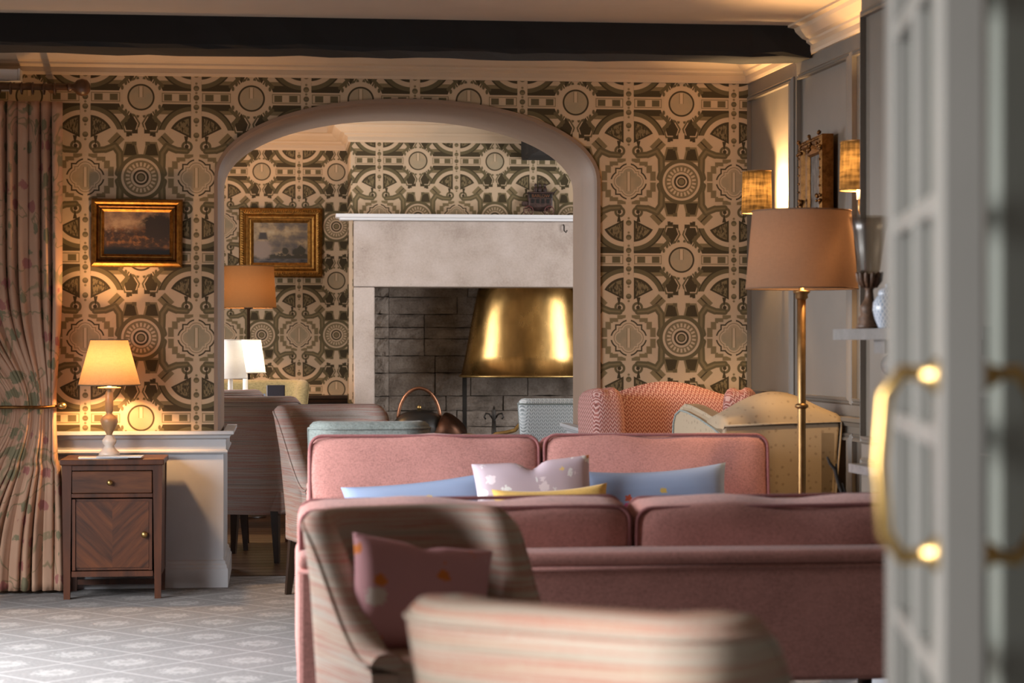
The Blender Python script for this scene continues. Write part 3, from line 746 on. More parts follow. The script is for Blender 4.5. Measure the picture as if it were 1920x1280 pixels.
# firebox of rough coursed stones
fb_wall = struct('wall_firebox', box(.66, 2.91, 15.62, 15.75, 0.3, 2.3), M['soot'])
bm = box(.60, .662, YB+.38, 15.7, 0.3, 2.3); bx(bm, 2.908, 2.96, YB+.38, 15.7, 0.3, 2.3); bx(bm, .6, 2.96, YB+.28, 15.7, 2.0, 2.3); struct('wall_firebox_sides', bm, M['soot'])
def rough_stone(x0, x1, y0, y1, z0, z1, rnd):
    bm = bmesh.new(); n, k = 5, 4; g = []
    for j in range(k+1):
        for i in range(n+1):
            e = (i in (0, n)) or (j in (0, k))
            g.append(bm.verts.new((x0+(x1-x0)*i/n+(0 if i in (0, n) else rnd.uniform(-.01, .01)), y0+(0.012 if e else 0)+rnd.uniform(-.008, .008), z0+(z1-z0)*j/k+rnd.uniform(-.003, .003))))
    for j in range(k):
        for i in range(n):
            a = j*(n+1)+i; bm.faces.new((g[a], g[a+1], g[a+n+2], g[a+n+1]))
    ed = [e for e in bm.edges if e.is_boundary]; r = bmesh.ops.extrude_edge_only(bm, edges=ed)
    for v in [v for v in r['geom'] if isinstance(v, bmesh.types.BMVert)]: v.co.y = y1
    bmesh.ops.recalc_face_normals(bm, faces=bm.faces); return bm
rows_px = [520, 557, 589, 614, 635, 667, 699, 742, 770, 800, 835]
rnd = random.Random(11)
for a, b in zip(rows_px[:-1], rows_px[1:]):
    zt, zb = PY(800, a, 15.55).z, PY(800, b, 15.55).z
    x = .80
    obj('stone', rough_stone(.664, .795, 15.44+rnd.uniform(-.01, .01), 15.62, zb+.0025, zt-.0025, rnd), M['firestone'], fb_wall)
    while x < 2.88:
        L = rnd.choice((.26, .34, .42, .5, .58)); x2 = min(2.905, x+L)
        if 2.905-x2 < .12: x2 = 2.905
        obj('stone', rough_stone(x+.003, x2-.003, 15.54+rnd.uniform(-.015, .012), 15.62, zb+.0025, zt-.0025, rnd), M['firestone'], fb_wall)
        x = x2
hearth = tag(obj('hearth_slab', box(.667, 2.9, 14.30, 15.60, 0.0, 0.40, .01), M['soot']), 'raised dark stone hearth inside the big fireplace', 'hearth')
# brass hood
hd = thing('fireplace_hood', 'large tapered polished brass smoke hood over the hearth', 'hood', (1.80, 15.2, 0.40))
prof = [(0.505, .945), (0.512, .95), (0.512, .962), (0.500, .965), (0.47, 1.10), (0.435, 1.30), (0.395, 1.50), (0.345, 1.70), (0.27, 1.92), (0.20, 2.05), (0.20, 2.2)]
wpart(hd, 'cone', lathe(prof, 64, 1.80, 15.2, 1.0, .62), M['hood'], True)
wpart(hd, 'rim', tube([(1.80+.51*math.cos(2*PI*i/64), 15.2+.51*.62*math.sin(2*PI*i/64), .952) for i in range(64)], .008, 8, True), M['brass'], True)
wpart(hd, 'inner_lining', lathe([(0.49, .95), (0.45, 1.1), (0.30, 1.75)], 48, 1.80, 15.2, 1, .62), M['soot'], True)
for sx in (-1, 1): wpart(hd, 'support_leg', box(1.80+sx*.47-.015, 1.80+sx*.47+.015, 15.24, 15.27, .40, .96), M['iron'])
# coal scuttle
sp = P(786, 812, 14.62)
sc = thing('coal_scuttle', 'black coal scuttle with arched copper handle on the hearth', 'scuttle', (sp.x, sp.y, 0.40))
bm = lathe([(0.0, .0), (.12, .0), (.13, .02), (.15, .12), (.165, .20), (.16, .22)], 32, 0, 0, 1.15, .9); obj('body', bm, M['iron'], sc, True)
obj('lid', lathe([(.165, .215), (.15, .26), (.11, .305), (.05, .33), (0, .335)], 32, 0, 0, 1.12, .9), M['black'], sc, True)
obj('knob', lathe([(0, .33), (.012, .335), (.018, .35), (.01, .362), (0, .365)], 12), M['brass'], sc, True)
obj('handle', tube([(.145*math.cos(PI*i/20), 0, .26+.22*math.sin(PI*i/20)) for i in range(21)], .012, 10), M['copper'], sc, True)
bm = bmesh.new(); tube([(.08, -.02, .13), (.18, -.06, .17), (.24, -.1, .24)], [.09, .10, .105], 20, bm=bm); obj('spout', bm, M['gold_dark'] if False else M['darkcopper'], sc, True)
# andiron and brass fender ends
ap_ = P(926, 812, 14.56)
an = thing('fire_dog', 'wrought iron fire dog with fleur-de-lis finial on the hearth', 'andiron', (ap_.x, ap_.y, 0.40))
obj('post', tube([(0, 0, 0), (0, 0, .12), (0, 0, .26)], [.022, .018, .014], 10), M['iron'], an, True)
obj('finial', lathe([(.008, .25), (.016, .29), (.012, .33), (0, .365)], 12), M['iron'], an, True)
for s in (-1, 1): obj('scroll', tube([(0, 0, .26), (s*.03, 0, .305), (s*.055, 0, .31), (s*.066, 0, .285), (s*.055, 0, .27)], .006, 8), M['iron'], an, True)
obj('foot', tube([(-.09, -.02, 0.006), (-.05, -.02, .06), (0, 0, .08), (.05, -.02, .06), (.09, -.02, 0.006)], .012, 8), M['iron'], an, True)
obj('bar', tube([(0, 0, .06), (0, .2, .06), (0, .42, .06), (0, .42, 0)], .013, 8), M['iron'], an, True)
fx = P(922, 812, 14.36)
fn = thing('fender_rail', 'ornate brass fender rail with curling ends in front of the hearth fire', 'fender', (fx.x, 14.33, 0.40))
bm = bmesh.new()
obj('scroll_end', tube([(0.0, 0, 0), (0.0, 0, .155), (.03, 0, .175), (.10, 0, .185), (.16, -.0, .20), (.19, 0, .235), (.24, 0, .26), (.30, 0, .275)], .014, 10), M['brass'], fn, True)
obj('scroll_end', tube([(-.21, 0, 0), (-.21, 0, .14), (-.19, 0, .165), (-.15, 0, .17), (-.11, 0, .165), (-.10, 0, .14), (-.10, 0, 0)], .012, 10), M['brass'], fn, True)
obj('base_rail', tube([(-.22, 0, .012), (.4, 0, .012)], .012, 8), M['brass'], fn, True)
# model coach on the shelf
cp = P(1018, 403, 14.66)
co = thing('model_coach', 'small painted tin horse-drawn coach model on the white mantel shelf', 'model', (cp.x, YB-.03, 2.072))
obj('body', box(-.085, .085, -.04, .04, .055, .155, .008), M['tin'], co)
obj('roof', box(-.092, .092, -.045, .045, .155, .165, .003), M['tin'], co)
for k in range(4): obj('coach_window', box(-.066+k*.036, -.046+k*.036, -.043, -.038, .085, .115), M['black'], co)
obj('underbody', lathe([(0, .03), (.05, .035), (.075, .055)], 16, 0, 0, 1.0, .5), M['tin'], co, True)
for x in (-.085, .06):
    for y in (-.048, .048):
        wm = bmesh.new(); tube([(x+.032*math.cos(2*PI*i/20), y, .034+.032*math.sin(2*PI*i/20)) for i in range(20)], .0035, 6, True, wm)
        for k in range(6): tube([(x, y, .034), (x+.031*math.cos(k*PI/3), y, .034+.031*math.sin(k*PI/3))], .002, 5, bm=wm)
        obj('wheel', wm, M['tin_red'], co, True)
obj('driver_bench', box(-.125, -.085, -.03, .03, .07, .10, .004), M['tin'], co)
for x in (-.03, .0, .035): obj('rider', lathe([(.014, .165), (.016, .185), (.010, .20), (.006, .203), (.010, .212), (.008, .222), (0, .226)], 10, x, 0), M['tin'], co, True)
obj('lamp_arm', tube([(.085, -.02, .14), (.105, -.02, .17), (.115, -.02, .18)], .004, 6), M['tin'], co, True)
def lettering(txt, size, parent, loc, rot, mat, depth=.0008):
    cu = bpy.data.curves.new('lettering', 'FONT'); cu.body = txt; cu.size = size; cu.extrude = depth; cu.align_x = 'CENTER'; cu.align_y = 'CENTER'
    t = bpy.data.objects.new('tmp_text', cu); C.objects.link(t); bpy.context.view_layer.update()
    me = bpy.data.meshes.new_from_object(t.evaluated_get(bpy.context.evaluated_depsgraph_get())); bpy.data.objects.remove(t)
    o = bpy.data.objects.new('lettering', me); me.materials.clear(); me.materials.append(mat); C.objects.link(o); o.parent = parent; o.location = loc; o.rotation_euler = rot; return o
obj('name_board', box(-.08, .08, -.0425, -.0385, .122, .150), M['black'], co)
lettering('BARLOW', .030, co, (0, -.0435, .1355), (PI/2, 0, 0), M['copper'])

# ------------------------------------------------------------------ pictures
def picture(name, label, px0, px1, py0, py1, Yw, mats, fw, canvas, tilt=0.0, rope=False):
    a, b = PY(px0, py0, Yw), PY(px1, py1, Yw); w_, h_ = b.x-a.x, a.z-b.z
    t = thing(name, label, 'painting', ((a.x+b.x)/2, Yw-.004, b.z))
    pts = lambda m_: [(-w_/2+m_, 0, m_), (w_/2-m_, 0, m_), (w_/2-m_, 0, h_-m_), (-w_/2+m_, 0, h_-m_)]
    up = Vector((0, -1, 0))
    def fr(nm, m_, prof, mat):
        bm = sweep([(-o_, z) for o_, z in prof], pts(m_), True, up=up); o = obj(nm, bm, mat, t); return o
    fr('outer_frame', 0, [(0, .0), (0, .022), (fw*.10, .034), (fw*.28, .040), (fw*.42, .034), (fw*.48, .022), (fw*.48, 0)], mats[0])
    fr('middle_frame', fw*.48, [(0, 0), (0, .024), (fw*.10, .030), (fw*.22, .026), (fw*.26, .018), (fw*.26, 0)], mats[1])
    fr('inner_slip', fw*.74, [(0, 0), (0, .020), (fw*.08, .022), (fw*.26, .010), (fw*.26, 0)], mats[0])
    if rope:
        bm = bmesh.new(); n = 26
        for s0, s1 in zip(pts(fw*.24), pts(fw*.24)[1:]+pts(fw*.24)[:1]):
            A, B = Vector(s0), Vector(s1); nn = int((B-A).length/.017)
            for k in range(nn):
                c = A.lerp(B, (k+.5)/nn); d = (B-A).normalized(); q = up.cross(d)
                tube([c-(d*.5+q)*.008+Vector((0, -.036, 0)), c+Vector((0, -.042, 0)), c+(d*.5+q)*.008+Vector((0, -.036, 0))], .0045, 5, bm=bm)
        obj('rope_carving', bm, mats[0], t, True)
    obj('canvas', box(-w_/2+fw*.9, w_/2-fw*.9, -.008, -.001, fw*.9, h_-fw*.9), canvas, t)
    t.rotation_euler = (0, tilt, 0); return t
picture('framed_painting', 'dark autumn landscape oil in gilt frame above the small cabinet', 171, 342, 373, 501, Y0, (M['gold'], M['gold_dark']), .062, M['paint0'], .006)
picture('framed_painting', 'lake landscape oil in rope-carved gold frame beyond the arch', 448, 604, 390, 520, YR, (M['gold'], M['gold']), .105, M['paint1'], 0, True)
# picture on the right wall, carved frame
ya, yb = 9.03, 9.50; pt = thing('framed_picture', 'ornately carved gilt picture frame hung between the two wall lamps', 'painting', (RW((ya+yb)/2)-.004, (ya+yb)/2, 1.50), -0.0422)
hw, hh = (yb-ya)/2, .60
up = Vector((-1, 0, 0)); pp = [(0, -hw, 0), (0, hw, 0), (0, hw, hh), (0, -hw, hh)]
fr_prof = [(0, 0), (0, .05), (-.012, .060), (-.03, .052), (-.045, .036), (-.062, .030), (-.07, .018), (-.07, 0)]
def outsweep(prof): 
    bm = sweep(prof, pp, True, up=up)
    return bm
fo = obj('frame', outsweep(fr_prof), M['gold_dark'], pt)
if max(v.co.z for v in fo.data.vertices) > hh+.03:     # keep the moulding inside the outline
    bpy.data.objects.remove(fo); fo = obj('frame', outsweep([(-o_, z) for o_, z in fr_prof]), M['gold_dark'], pt)
bm = bmesh.new(); rr = random.Random(4)
for (cy, cz) in ((-hw, 0), (hw, 0), (hw, hh), (-hw, hh), (0, hh), (0, 0), (-hw, hh/2), (hw, hh/2)):
    sy = 0 if cy == 0 else -math.copysign(1, cy); sz = 1 if cz == 0 else (-1 if cz == hh else 0)
    for k in range(9):
        q = Vector((-.06, cy+sy*.03+rr.uniform(-.04, .04), cz+sz*.03+rr.uniform(-.04, .04)))
        bmesh.ops.create_icosphere(bm, subdivisions=1, radius=rr.uniform(.007, .012), matrix=Matrix.Translation(q))
for k in range(60):
    e = k % 4; s = (k//4+.5)/15
    q = [(0, -hw+2*hw*s, 0), (0, -hw+2*hw*s, hh), (0, -hw, hh*s), (0, hw, hh*s)][e]
    q = Vector((-.058, q[1]*.95, (q[2]-hh/2)*.95+hh/2))
    bmesh.ops.create_icosphere(bm, subdivisions=1, radius=.007, matrix=Matrix.Translation(q))
obj('carved_ornament', bm, M['gold_dark'], pt, True)['kind'] = 'stuff'
obj('canvas', box(-.015, -.002, -hw+.062, hw-.062, .062, hh-.062), M['paint2'], pt)

# ------------------------------------------------------------------ lamps
def bulb(parent, loc, power, col=(1.0, 0.62, 0.28), r=.03):
    l = bpy.data.lights.new('bulb_light', 'POINT'); l.energy = power; l.color = col; l.shadow_soft_size = r
    o = bpy.data.objects.new('bulb_light', l); C.objects.link(o); o.parent = parent; o.location = loc; return o
def shade_part(t, r0, z0, r1, z1, mat, trim=None, n=48):
    s = obj('lamp_shade', lathe([(r0, z0), (r0+(r1-r0)*.5, (z0+z1)/2), (r1, z1)], n), mat, t, True)
    for r, z in ((r0, z0), (r1, z1)):
        obj('trim_ring', tube([(r*math.cos(2*PI*i/n), r*math.sin(2*PI*i/n), z) for i in range(n)], .003, 6, True), trim or mat, s, True)
    bm = bmesh.new()
    for k in range(3): tube([(0, 0, z1-.02), (r1*math.cos(k*2*PI/3+.3), r1*math.sin(k*2*PI/3+.3), z1-.005)], .002, 5, bm=bm)
    obj('shade_carrier', bm, M['brass'], s)
    return s
WARM = (1.0, 0.53, 0.21)
# table lamp on the cabinet
CABX0, CABX1, CABY, CABZ = -1.0, -.537, 10.08, .652
lp = P(207, 845, 10.2)
t = thing('table_lamp', 'lit cream-shaded table lamp with turned ceramic base on the walnut cabinet', 'lamp', (lp.x, 10.28, CABZ+.004))
obj('base', lathe([(0, 0), (.048, 0), (.05, .008), (.044, .022), (.03, .035), (.022, .05), (.032, .062), (.034, .075), (.022, .09), (.014, .10)], 28), M['ceramic'], t, True)
obj('stem', lathe([(.012, .095), (.016, .11), (.036, .145), (.042, .165), (.036, .185), (.014, .20), (.016, .21), (.020, .215), (.018, .30), (.012, .315), (.018, .32), (.055, .322), (.055, .326), (.01, .33), (.01, .36), (0, .36)], 28), M['tan'], t, True)
shade_part(t, .146, .338, .087, .552, M['shade_cream'])
bulb(t, (0, 0, .44), 37, WARM)
# floor lamp by the sofas
lp = P(1503, 900, 8.55); FLD = 8.55/4000
t = thing('floor_lamp', 'tall brass floor lamp with dusky pink drum shade beside the cream armchair', 'lamp', (lp.x, lp.y, 0))
obj('base', lathe([(0, 0), (.10, 0), (.105, .012), (.09, .03), (.03, .045), (.016, .07)], 36), M['bronze'], t, True)
z_at = lambda py: H-(py-640)*FLD
obj('pole', lathe([(.016, .06), (.0165, .9), (.017, z_at(547)), (.01, z_at(546)), (0, z_at(545))], 20), M['bronze'], t, True)
obj('collar', lathe([(.017, z_at(766)), (.027, z_at(763)), (.027, z_at(759)), (.017, z_at(756))], 20), M['bronze'], t, True)
obj('cap', lathe([(.017, z_at(562)), (.026, z_at(558)), (.024, z_at(552)), (.034, z_at(548)), (.034, z_at(545)), (.012, z_at(544)), (.012, z_at(500)), (0, z_at(500))], 20), M['bronze'], t, True)
shade_part(t, 105*FLD, z_at(541), 92*FLD, z_at(396), M['shade_pink'])
bulb(t, (0, 0, z_at(475)), 3.2, (1.0, .66, .36))
# wall sconces
def sconce(y, label):
    x = RW(y)-.117; t = thing('wall_lamp', label, 'lamp', (RW(y)-.001, y, 1.68), -0.0422, 'linen wall lamps')
    obj('back_plate', lathe([(0, 0), (.035, 0), (.04, .004), (.03, .012), (0, .014)], 24), M['brass'], t, True).rotation_euler = (0, -PI/2, 0)
    obj('arm', tube([(-.01, 0, 0), (-.06, 0, -.02), (-.10, 0, 0), (-.117, 0, .05), (-.117, 0, .12)], .007, 8), M['brass'], t, True)
    obj('candle_tube', lathe([(.012, .09), (.012, .17), (0, .17)], 16, -.117, 0), M['ceramic'], t, True)
    A0, A1, NS = .85, 2*PI-.85, 36
    vs = [(-.117+r*math.cos(A0+(A1-A0)*i/NS), r*math.sin(A0+(A1-A0)*i/NS), z) for r, z in ((.081, .127), (.0785, .225), (.076, .323)) for i in range(NS+1)]
    s = obj('lamp_shade', (vs, [(j*(NS+1)+i, j*(NS+1)+i+1, (j+1)*(NS+1)+i+1, (j+1)*(NS+1)+i) for j in range(2) for i in range(NS)]), M['shade_linen'], t, True)
    for r, z in ((.081, .127), (.076, .323)): obj('trim_ring', tube([(-.117+r*math.cos(A0+(A1-A0)*i/NS), r*math.sin(A0+(A1-A0)*i/NS), z) for i in range(NS+1)], .0025, 6), M['bronze'], s, True)
    bulb(t, (-.117, 0, .235), 58, (1.0, .62, .28), .02)
sconce(9.90, 'lit linen wall lamp nearest the wallpapered wall'); sconce(8.37, 'lit linen wall lamp half hidden by the chimney breast')
# lamps in the back room
lp = P(466, 600, 14.55); d = 14.55/4000
t = thing('floor_lamp', 'amber shaded standing lamp with thin dark pole beyond the arch', 'lamp', (lp.x, lp.y, 0))
zz = lambda py: H-(py-640)*d
obj('base', lathe([(0, 0), (.12, 0), (.12, .015), (.02, .03), (.011, .05)], 28), M['darkwood'], t, True)
obj('pole', lathe([(.011, .04), (.011, zz(580)), (.03, zz(578)), (.03, zz(575)), (.008, zz(574)), (.008, zz(550)), (0, zz(550))], 16), M['darkwood'], t, True)
shade_part(t, 52*d, zz(577), 47*d, zz(499), M['shade_amber'])
bulb(t, (0, 0, zz(540)), 34, WARM)
def small_lamp(px, D, label, r0, r1, y0, y1, power, ztab, col=(1.0, .78, .5)):
    lp = P(px, 700, D); d = D/4000; zz = lambda py: H-(py-640)*d-ztab
    t = thing('table_lamp', label, 'lamp', (lp.x, lp.y, ztab))
    obj('base', lathe([(0, 0), (.06, 0), (.06, .012), (.025, .025), (.018, .05), (.014, zz(y1)+.01), (.008, zz(y1)+.02), (.008, zz(y1)+.08), (0, zz(y1)+.08)], 24), M['ceramic'], t, True)
    obj('gallery', lathe([(.008, zz(y1)-.002), (.03, zz(y1)), (.03, zz(y1)+.004), (.008, zz(y1)+.006)], 20), M['brass'], t, True)
    shade_part(t, r0*d, zz(y1), r1*d, zz(y0), M['shade_white'])
    if power: bulb(t, (0, 0, (zz(y0)+zz(y1))/2), power, col)
TABZ = .745
small_lamp(432, 12.75, 'white shaded table lamp nearest the arch edge, in front of its twin', 31, 20, 637, 709, 0.25, TABZ, (1, .9, .8))
small_lamp(460, 13.35, 'lit white shaded table lamp standing behind its twin beyond the arch', 38, 29, 637, 698, 5, TABZ)

# ------------------------------------------------------------------ cabinet, magazines
cab = thing('bedside_cabinet', 'small walnut cabinet with one drawer and a chevron veneered door', 'cabinet', ((CABX0+CABX1)/2, 10.28, 0))
x0, x1, y0, y1 = CABX0, CABX1, CABY, 10.47
wpart(cab, 'top', box(x0-.008, x1+.008, y0-.012, y1, CABZ-.028, CABZ, .005), M['wood'])
wpart(cab, 'side', box(x0+.005, x0+.022, y0+.03, y1-.01, .11, CABZ-.028), M['wood']); wpart(cab, 'side', box(x1-.022, x1-.005, y0+.03, y1-.01, .11, CABZ-.028), M['wood'])
wpart(cab, 'back_panel', box(x0+.02, x1-.02, y1-.02, y1-.01, .11, CABZ-.03), M['wood']); wpart(cab, 'bottom_panel', box(x0+.02, x1-.02, y0+.02, y1-.01, .105, .12), M['wood'])
for xa in (x0, x1-.045):
    for ya_ in (y0, y1-.045):
        bm = bmesh.new(); vs = bx(bm, xa, xa+.045, ya_, ya_+.045, 0, CABZ-.028)
        for v in vs:
            if v.co.z < .01: v.co.x += (xa+.0225-v.co.x)*.35; v.co.y += (ya_+.0225-v.co.y)*.35
        wpart(cab, 'leg', bm, M['wood'])
zt = CABZ-.03
wpart(cab, 'rail', box(x0+.045, x1-.045, y0+.004, y0+.03, zt-.022, zt), M['wood'])
dr = wpart(cab, 'drawer', box(x0+.048, x1-.048, y0-.002, y0+.03, zt-.128, zt-.026, .003), M['wood_h'])
wpart(cab, 'knob', lathe([(0, 0), (.006, 0), (.006, .012), (.013, .018), (.013, .024), (0, .03)], 16), M['brass'], True, dr)
k = dr.children[0]; k.data.transform(Matrix.Rotation(0, 4, 'X'))
cl = cab.location
for v in k.data.vertices:
    q = v.co+cl; v.co = Vector(((x0+x1)/2-.01+q.x, y0-.002-q.z, zt-.078+q.y))-cl
wpart(cab, 'rail', box(x0+.045, x1-.045, y0+.002, y0+.03, zt-.150, zt-.130, .003), M['wood'])
zd1, zd0 = zt-.156, .135
dr2 = wpart(cab, 'door', box(x0+.050, x1-.050, y0+.012, y0+.03, zd0, zd1), M['wood'])
xm = (x0+x1)/2
wpart(cab, 'veneer_panel', box(x0+.064, xm, y0+.006, y0+.014, zd0+.012, zd1-.012), M['wood_dia1'], parent=dr2)
wpart(cab, 'veneer_panel', box(xm, x1-.064, y0+.006, y0+.014, zd0+.012, zd1-.012), M['wood_dia2'], parent=dr2)
for a in ((x0+.048, x0+.062), (x1-.062, x1-.048)): wpart(cab, 'beading', box(a[0], a[1], y0-.001, y0+.02, zd0, zd1), M['wood'], parent=dr2)
kn = wpart(cab, 'knob', lathe([(0, 0), (.006, 0), (.006, .012), (.015, .018), (.015, .026), (0, .032)], 16), M['brass'], True, dr2)
for v in kn.data.vertices:
    q = v.co+cl; v.co = Vector((x1-.083+q.x, y0+.008-q.z, (zd0+zd1)/2+.0+q.y))-cl
wpart(cab, 'bottom_rail', box(x0+.045, x1-.045, y0+.004, y0+.03, .105, .13), M['wood'])
wpart(cab, 'stretcher', box(x0+.04, x1-.04, y1-.04, y1-.02, .03, .055), M['wood'])
mg = [('magazine', 'white magazine lying on the cabinet under the lamp', -.93, -.70, 10.09, 10.24, 0.0, M['paper'], .06), ('magazine', 'pale blue leaflet lying on the cabinet front edge', -.84, -.63, 10.075, 10.20, 0.006, M['bluepaper'], -.05)]
for nm, lb, a, b_, c_, d_, dz, mt, rz in mg:
    t = thing(nm, lb, 'magazine', ((a+b_)/2, (c_+d_)/2, CABZ+.001+dz), rz)
    obj('cover', box(-(b_-a)/2, (b_-a)/2, -(d_-c_)/2, (d_-c_)/2, .004, .0055), mt, t); obj('pages', box(-(b_-a)/2+.002, (b_-a)/2-.002, -(d_-c_)/2+.002, (d_-c_)/2-.002, 0, .004), M['paper'], t)

# ------------------------------------------------------------------ curtain with pole, rings, tie
def curtain():
    n, k = 150, 60; vs, fs = [], []
    xr = -1.035
    for j in range(k+1):
        z = .015+(2.345-.015)*j/k; tz = .88
        g = math.exp(-((z-tz)/.34)**2) if z > tz else math.exp(-((z-tz)/.45)**2)
        xl = -1.95+(.60)*g; amp = .045*(1-.45*g); xrr = xr-.03*g+.012*(1 if z < .6 else 0)
        for i in range(n+1):
            s = i/n; ph = s*2*PI*17
            x = xl+(xrr-xl)*s; y = 10.36+amp*math.sin(ph+.25*math.sin(z*2+s*9))+.018*math.sin(ph*2.3+z*1.5)-.05*g*math.sin(PI*s)
            top = max(0, (z-2.2)/.145)
            y = y*(1-top*.55)+10.37*top*.55
            vs.append((x+.012*math.sin(ph*1.0+1.5), y, z))
    for j in range(k):
        for i in range(n):
            a = j*(n+1)+i; fs.append((a, a+1, a+n+2, a+n+1))
    return vs, fs
t = thing('curtain', 'floral patterned full-length curtain gathered to the side by a tieback', 'curtain', (-1.4, 10.36, 0))
cu = wpart(t, 'drape', curtain(), M['floral'], True); cu.modifiers.new('thickness', 'SOLIDIFY').thickness = .004
tb = P(60, 762, 10.2).z
wpart(t, 'tieback', tube([(-1.42, 10.40, tb-.0), (-1.40, 10.25, tb), (-1.25, 10.225, tb+.002), (-1.10, 10.25, tb), (-1.035, 10.33, tb+.004), (-1.02, 10.44, tb+.006)], .008, 8), M['gold_dark'], True)
wpart(t, 'tieback_hook', lathe([(0, 0), (.016, .004), (.022, .016), (.016, .028), (0, .032)], 16, -1.02, 10.30, bm=bmesh.new()), M['brass'], True).location.z += tb-.01
rz = 2.415
pole = thing('curtain_pole', 'dark wooden curtain pole with ball finial and rings at the left window', 'curtain pole', (-1.9, 10.37, rz))
obj('rod', tube([(-.95, 0, 0), (.93, 0, 0)], .016, 14), M['polewood'], pole, True)
fi = lathe([(0, 0), (.02, .0), (.022, .012), (.014, .02), (.02, .03), (.036, .045), (.042, .068), (.036, .092), (.02, .104), (0, .108)], 20)
bmesh.ops.transform(fi, matrix=Matrix.Translation((.90, 0, 0)) @ Matrix.Rotation(PI/2, 4, 'Y'), verts=fi.verts); obj('finial', fi, M['polewood'], pole, True)
ring0 = None
for i in range(16):
    x = .84-i*.052
    if ring0 is None:
        ring0 = obj('ring', tube([(0, .026*math.cos(2*PI*k/18), .026*math.sin(2*PI*k/18)-.008) for k in range(18)], .005, 6, True), M['polewood'], pole, True); ring0.location.x = x
    else:
        r = ring0.copy(); C.objects.link(r); r.location.x = x
obj('bracket', box(.80, .825, 0, .168, -.012, .012), M['polewood'], pole)
t = thing('roller_blind', 'white roller blind cassette above the curtain at the far left', 'blind', (-1.9, 10.48, 2.455))
obj('cassette', box(-.7, .66, -.05, .055, 0, .052, .006), M['white'], t); obj('end_cap', box(.66, .668, -.052, .057, -.002, .054), M['white'], t); obj('bottom_bar', box(-.66, .62, -.006, .006, -.05, -.03), M['white'], t)

# ------------------------------------------------------------------ sofas
def sofa(label, loc, rotz, htop, hframe, zbot, Wd=1.97, seed=0):
    t = thing('sofa', label, 'sofa', loc, rotz, 'matching rose pink sofas')
    Dp = .92; yb = .46                     # back plane at +y, front at -y
    hw = Wd/2
    base = box(-hw+.02, hw-.02, -yb+.06, yb-.02, zbot, .29, .02); obj('base_frame', base, M['pink'], t, True)
    bf = box(-hw, hw, yb-.17, yb, zbot-.0, hframe-.035, .015); obj('back_frame', bf, M['pink'], t)
    tr = box(-hw, hw, yb-.18, yb+.010, hframe-.042, hframe, .019, 4); obj('top_roll', tr, M['pink'], t, True)
    obj('piping', tube([(-hw, yb+.004, hframe-.047), (hw, yb+.004, hframe-.047)], .006, 8), M['pink'], t, True)
    for s in (-1, 1):
        arm = box(min(s*hw, s*(hw-.14)), max(s*hw, s*(hw-.14)), -yb, yb-.03, zbot, .56, .035, 4); obj('arm', arm, M['pink'], t, True)
    cw = (Wd-.28)/2
    for s in (-1, 1):
        sc_ = puff(cw-.01, .68, .17, .22, .03, 10); bmesh.ops.translate(sc_, vec=(s*cw/2, -.11, .345), verts=sc_.verts); obj('seat_cushion', sc_, M['pink'], t, True)
    bw = Wd/2-.005; z0 = .44; hh_ = htop-z0
    for s in (-1, 1):
        bc = puff(bw, .20, hh_, .20, .10, 12, .006, seed+s); mt = Matrix.Translation((s*(bw/2+.003), yb-.255, z0+hh_/2)) @ Matrix.Rotation(-.10, 4, 'X')
        bmesh.ops.transform(bc, matrix=mt, verts=bc.verts); c = obj('back_cushion', bc, M['pink'], t, True)
        for dy in (-.088, .088):
            pp_ = [mt @ Vector((x*(1-0), dy, z+.006*math.sin(5*x/bw*2+seed))) for x, z in rrect(bw-.016, hh_-.012, .045)]
            obj('piping', tube(pp_, .0065, 6, True), M['piping_pink'], c, True)
    for sx in (-1, 1):
        for sy in (-1, 1): obj('leg', lathe([(0, 0), (.02, 0), (.034, zbot+.01), (0, zbot+.01)], 12, sx*(hw-.1), sy*(yb-.09)), M['darkwood'], t, True)
    return t
SX = 1.045
# near sofa: its back to the camera at y = 6.08
sofa('rose pink two-seat sofa nearest the camera, seen from behind', (SX, 6.08+.46, 0), PI, .727, .594, .212, 1.98, 1)
# far sofa facing the camera; front of the back cushions near y = 8.75
sofa('rose pink two-seat sofa facing the camera with scatter cushions', (SX, 8.32, 0), 0, .822, .63, .2, 1.86, 5)
def cushion(name, label, px, py, D, w_, h_, t_, mat, tilt, roll=0.0, yaw=0.0, group='scatter cushions on the far sofa', **kw):
    p = P(px, py, D); o = obj(name, pillow(w_, h_, t_, **kw), mat, None, True)
    o.location = p; o.rotation_euler = (tilt, roll, yaw); o.rotation_mode = 'XYZ'
    tag(o, label, 'cushion', group); return o
cushion('scatter_cushion', 'long cornflower blue cushion at the right of the pink sofa', 1228, 944, 8.17, .58, .27, .10, M['blue'], -.25, -.05, .0, droop=-.05)
cushion('scatter_cushion', 'long cornflower blue cushion sagging at the left of the pink sofa', 792, 958, 8.17, .60, .24, .10, M['blue'], -.25, -.10, .0, droop=-.03)
cushion('scatter_cushion', 'lilac printed cushion propped upright in the middle of the sofa', 1003, 940, 8.0, .45, .32, .12, M['lilac'], -.22, -.07, .05, dent=.10, pinch=.05)
cushion('scatter_cushion', 'mustard yellow cushion in front of the lilac one', 1035, 965, 7.86, .43, .20, .09, M['mustard'], -.30, -.05, .0, droop=-.06)

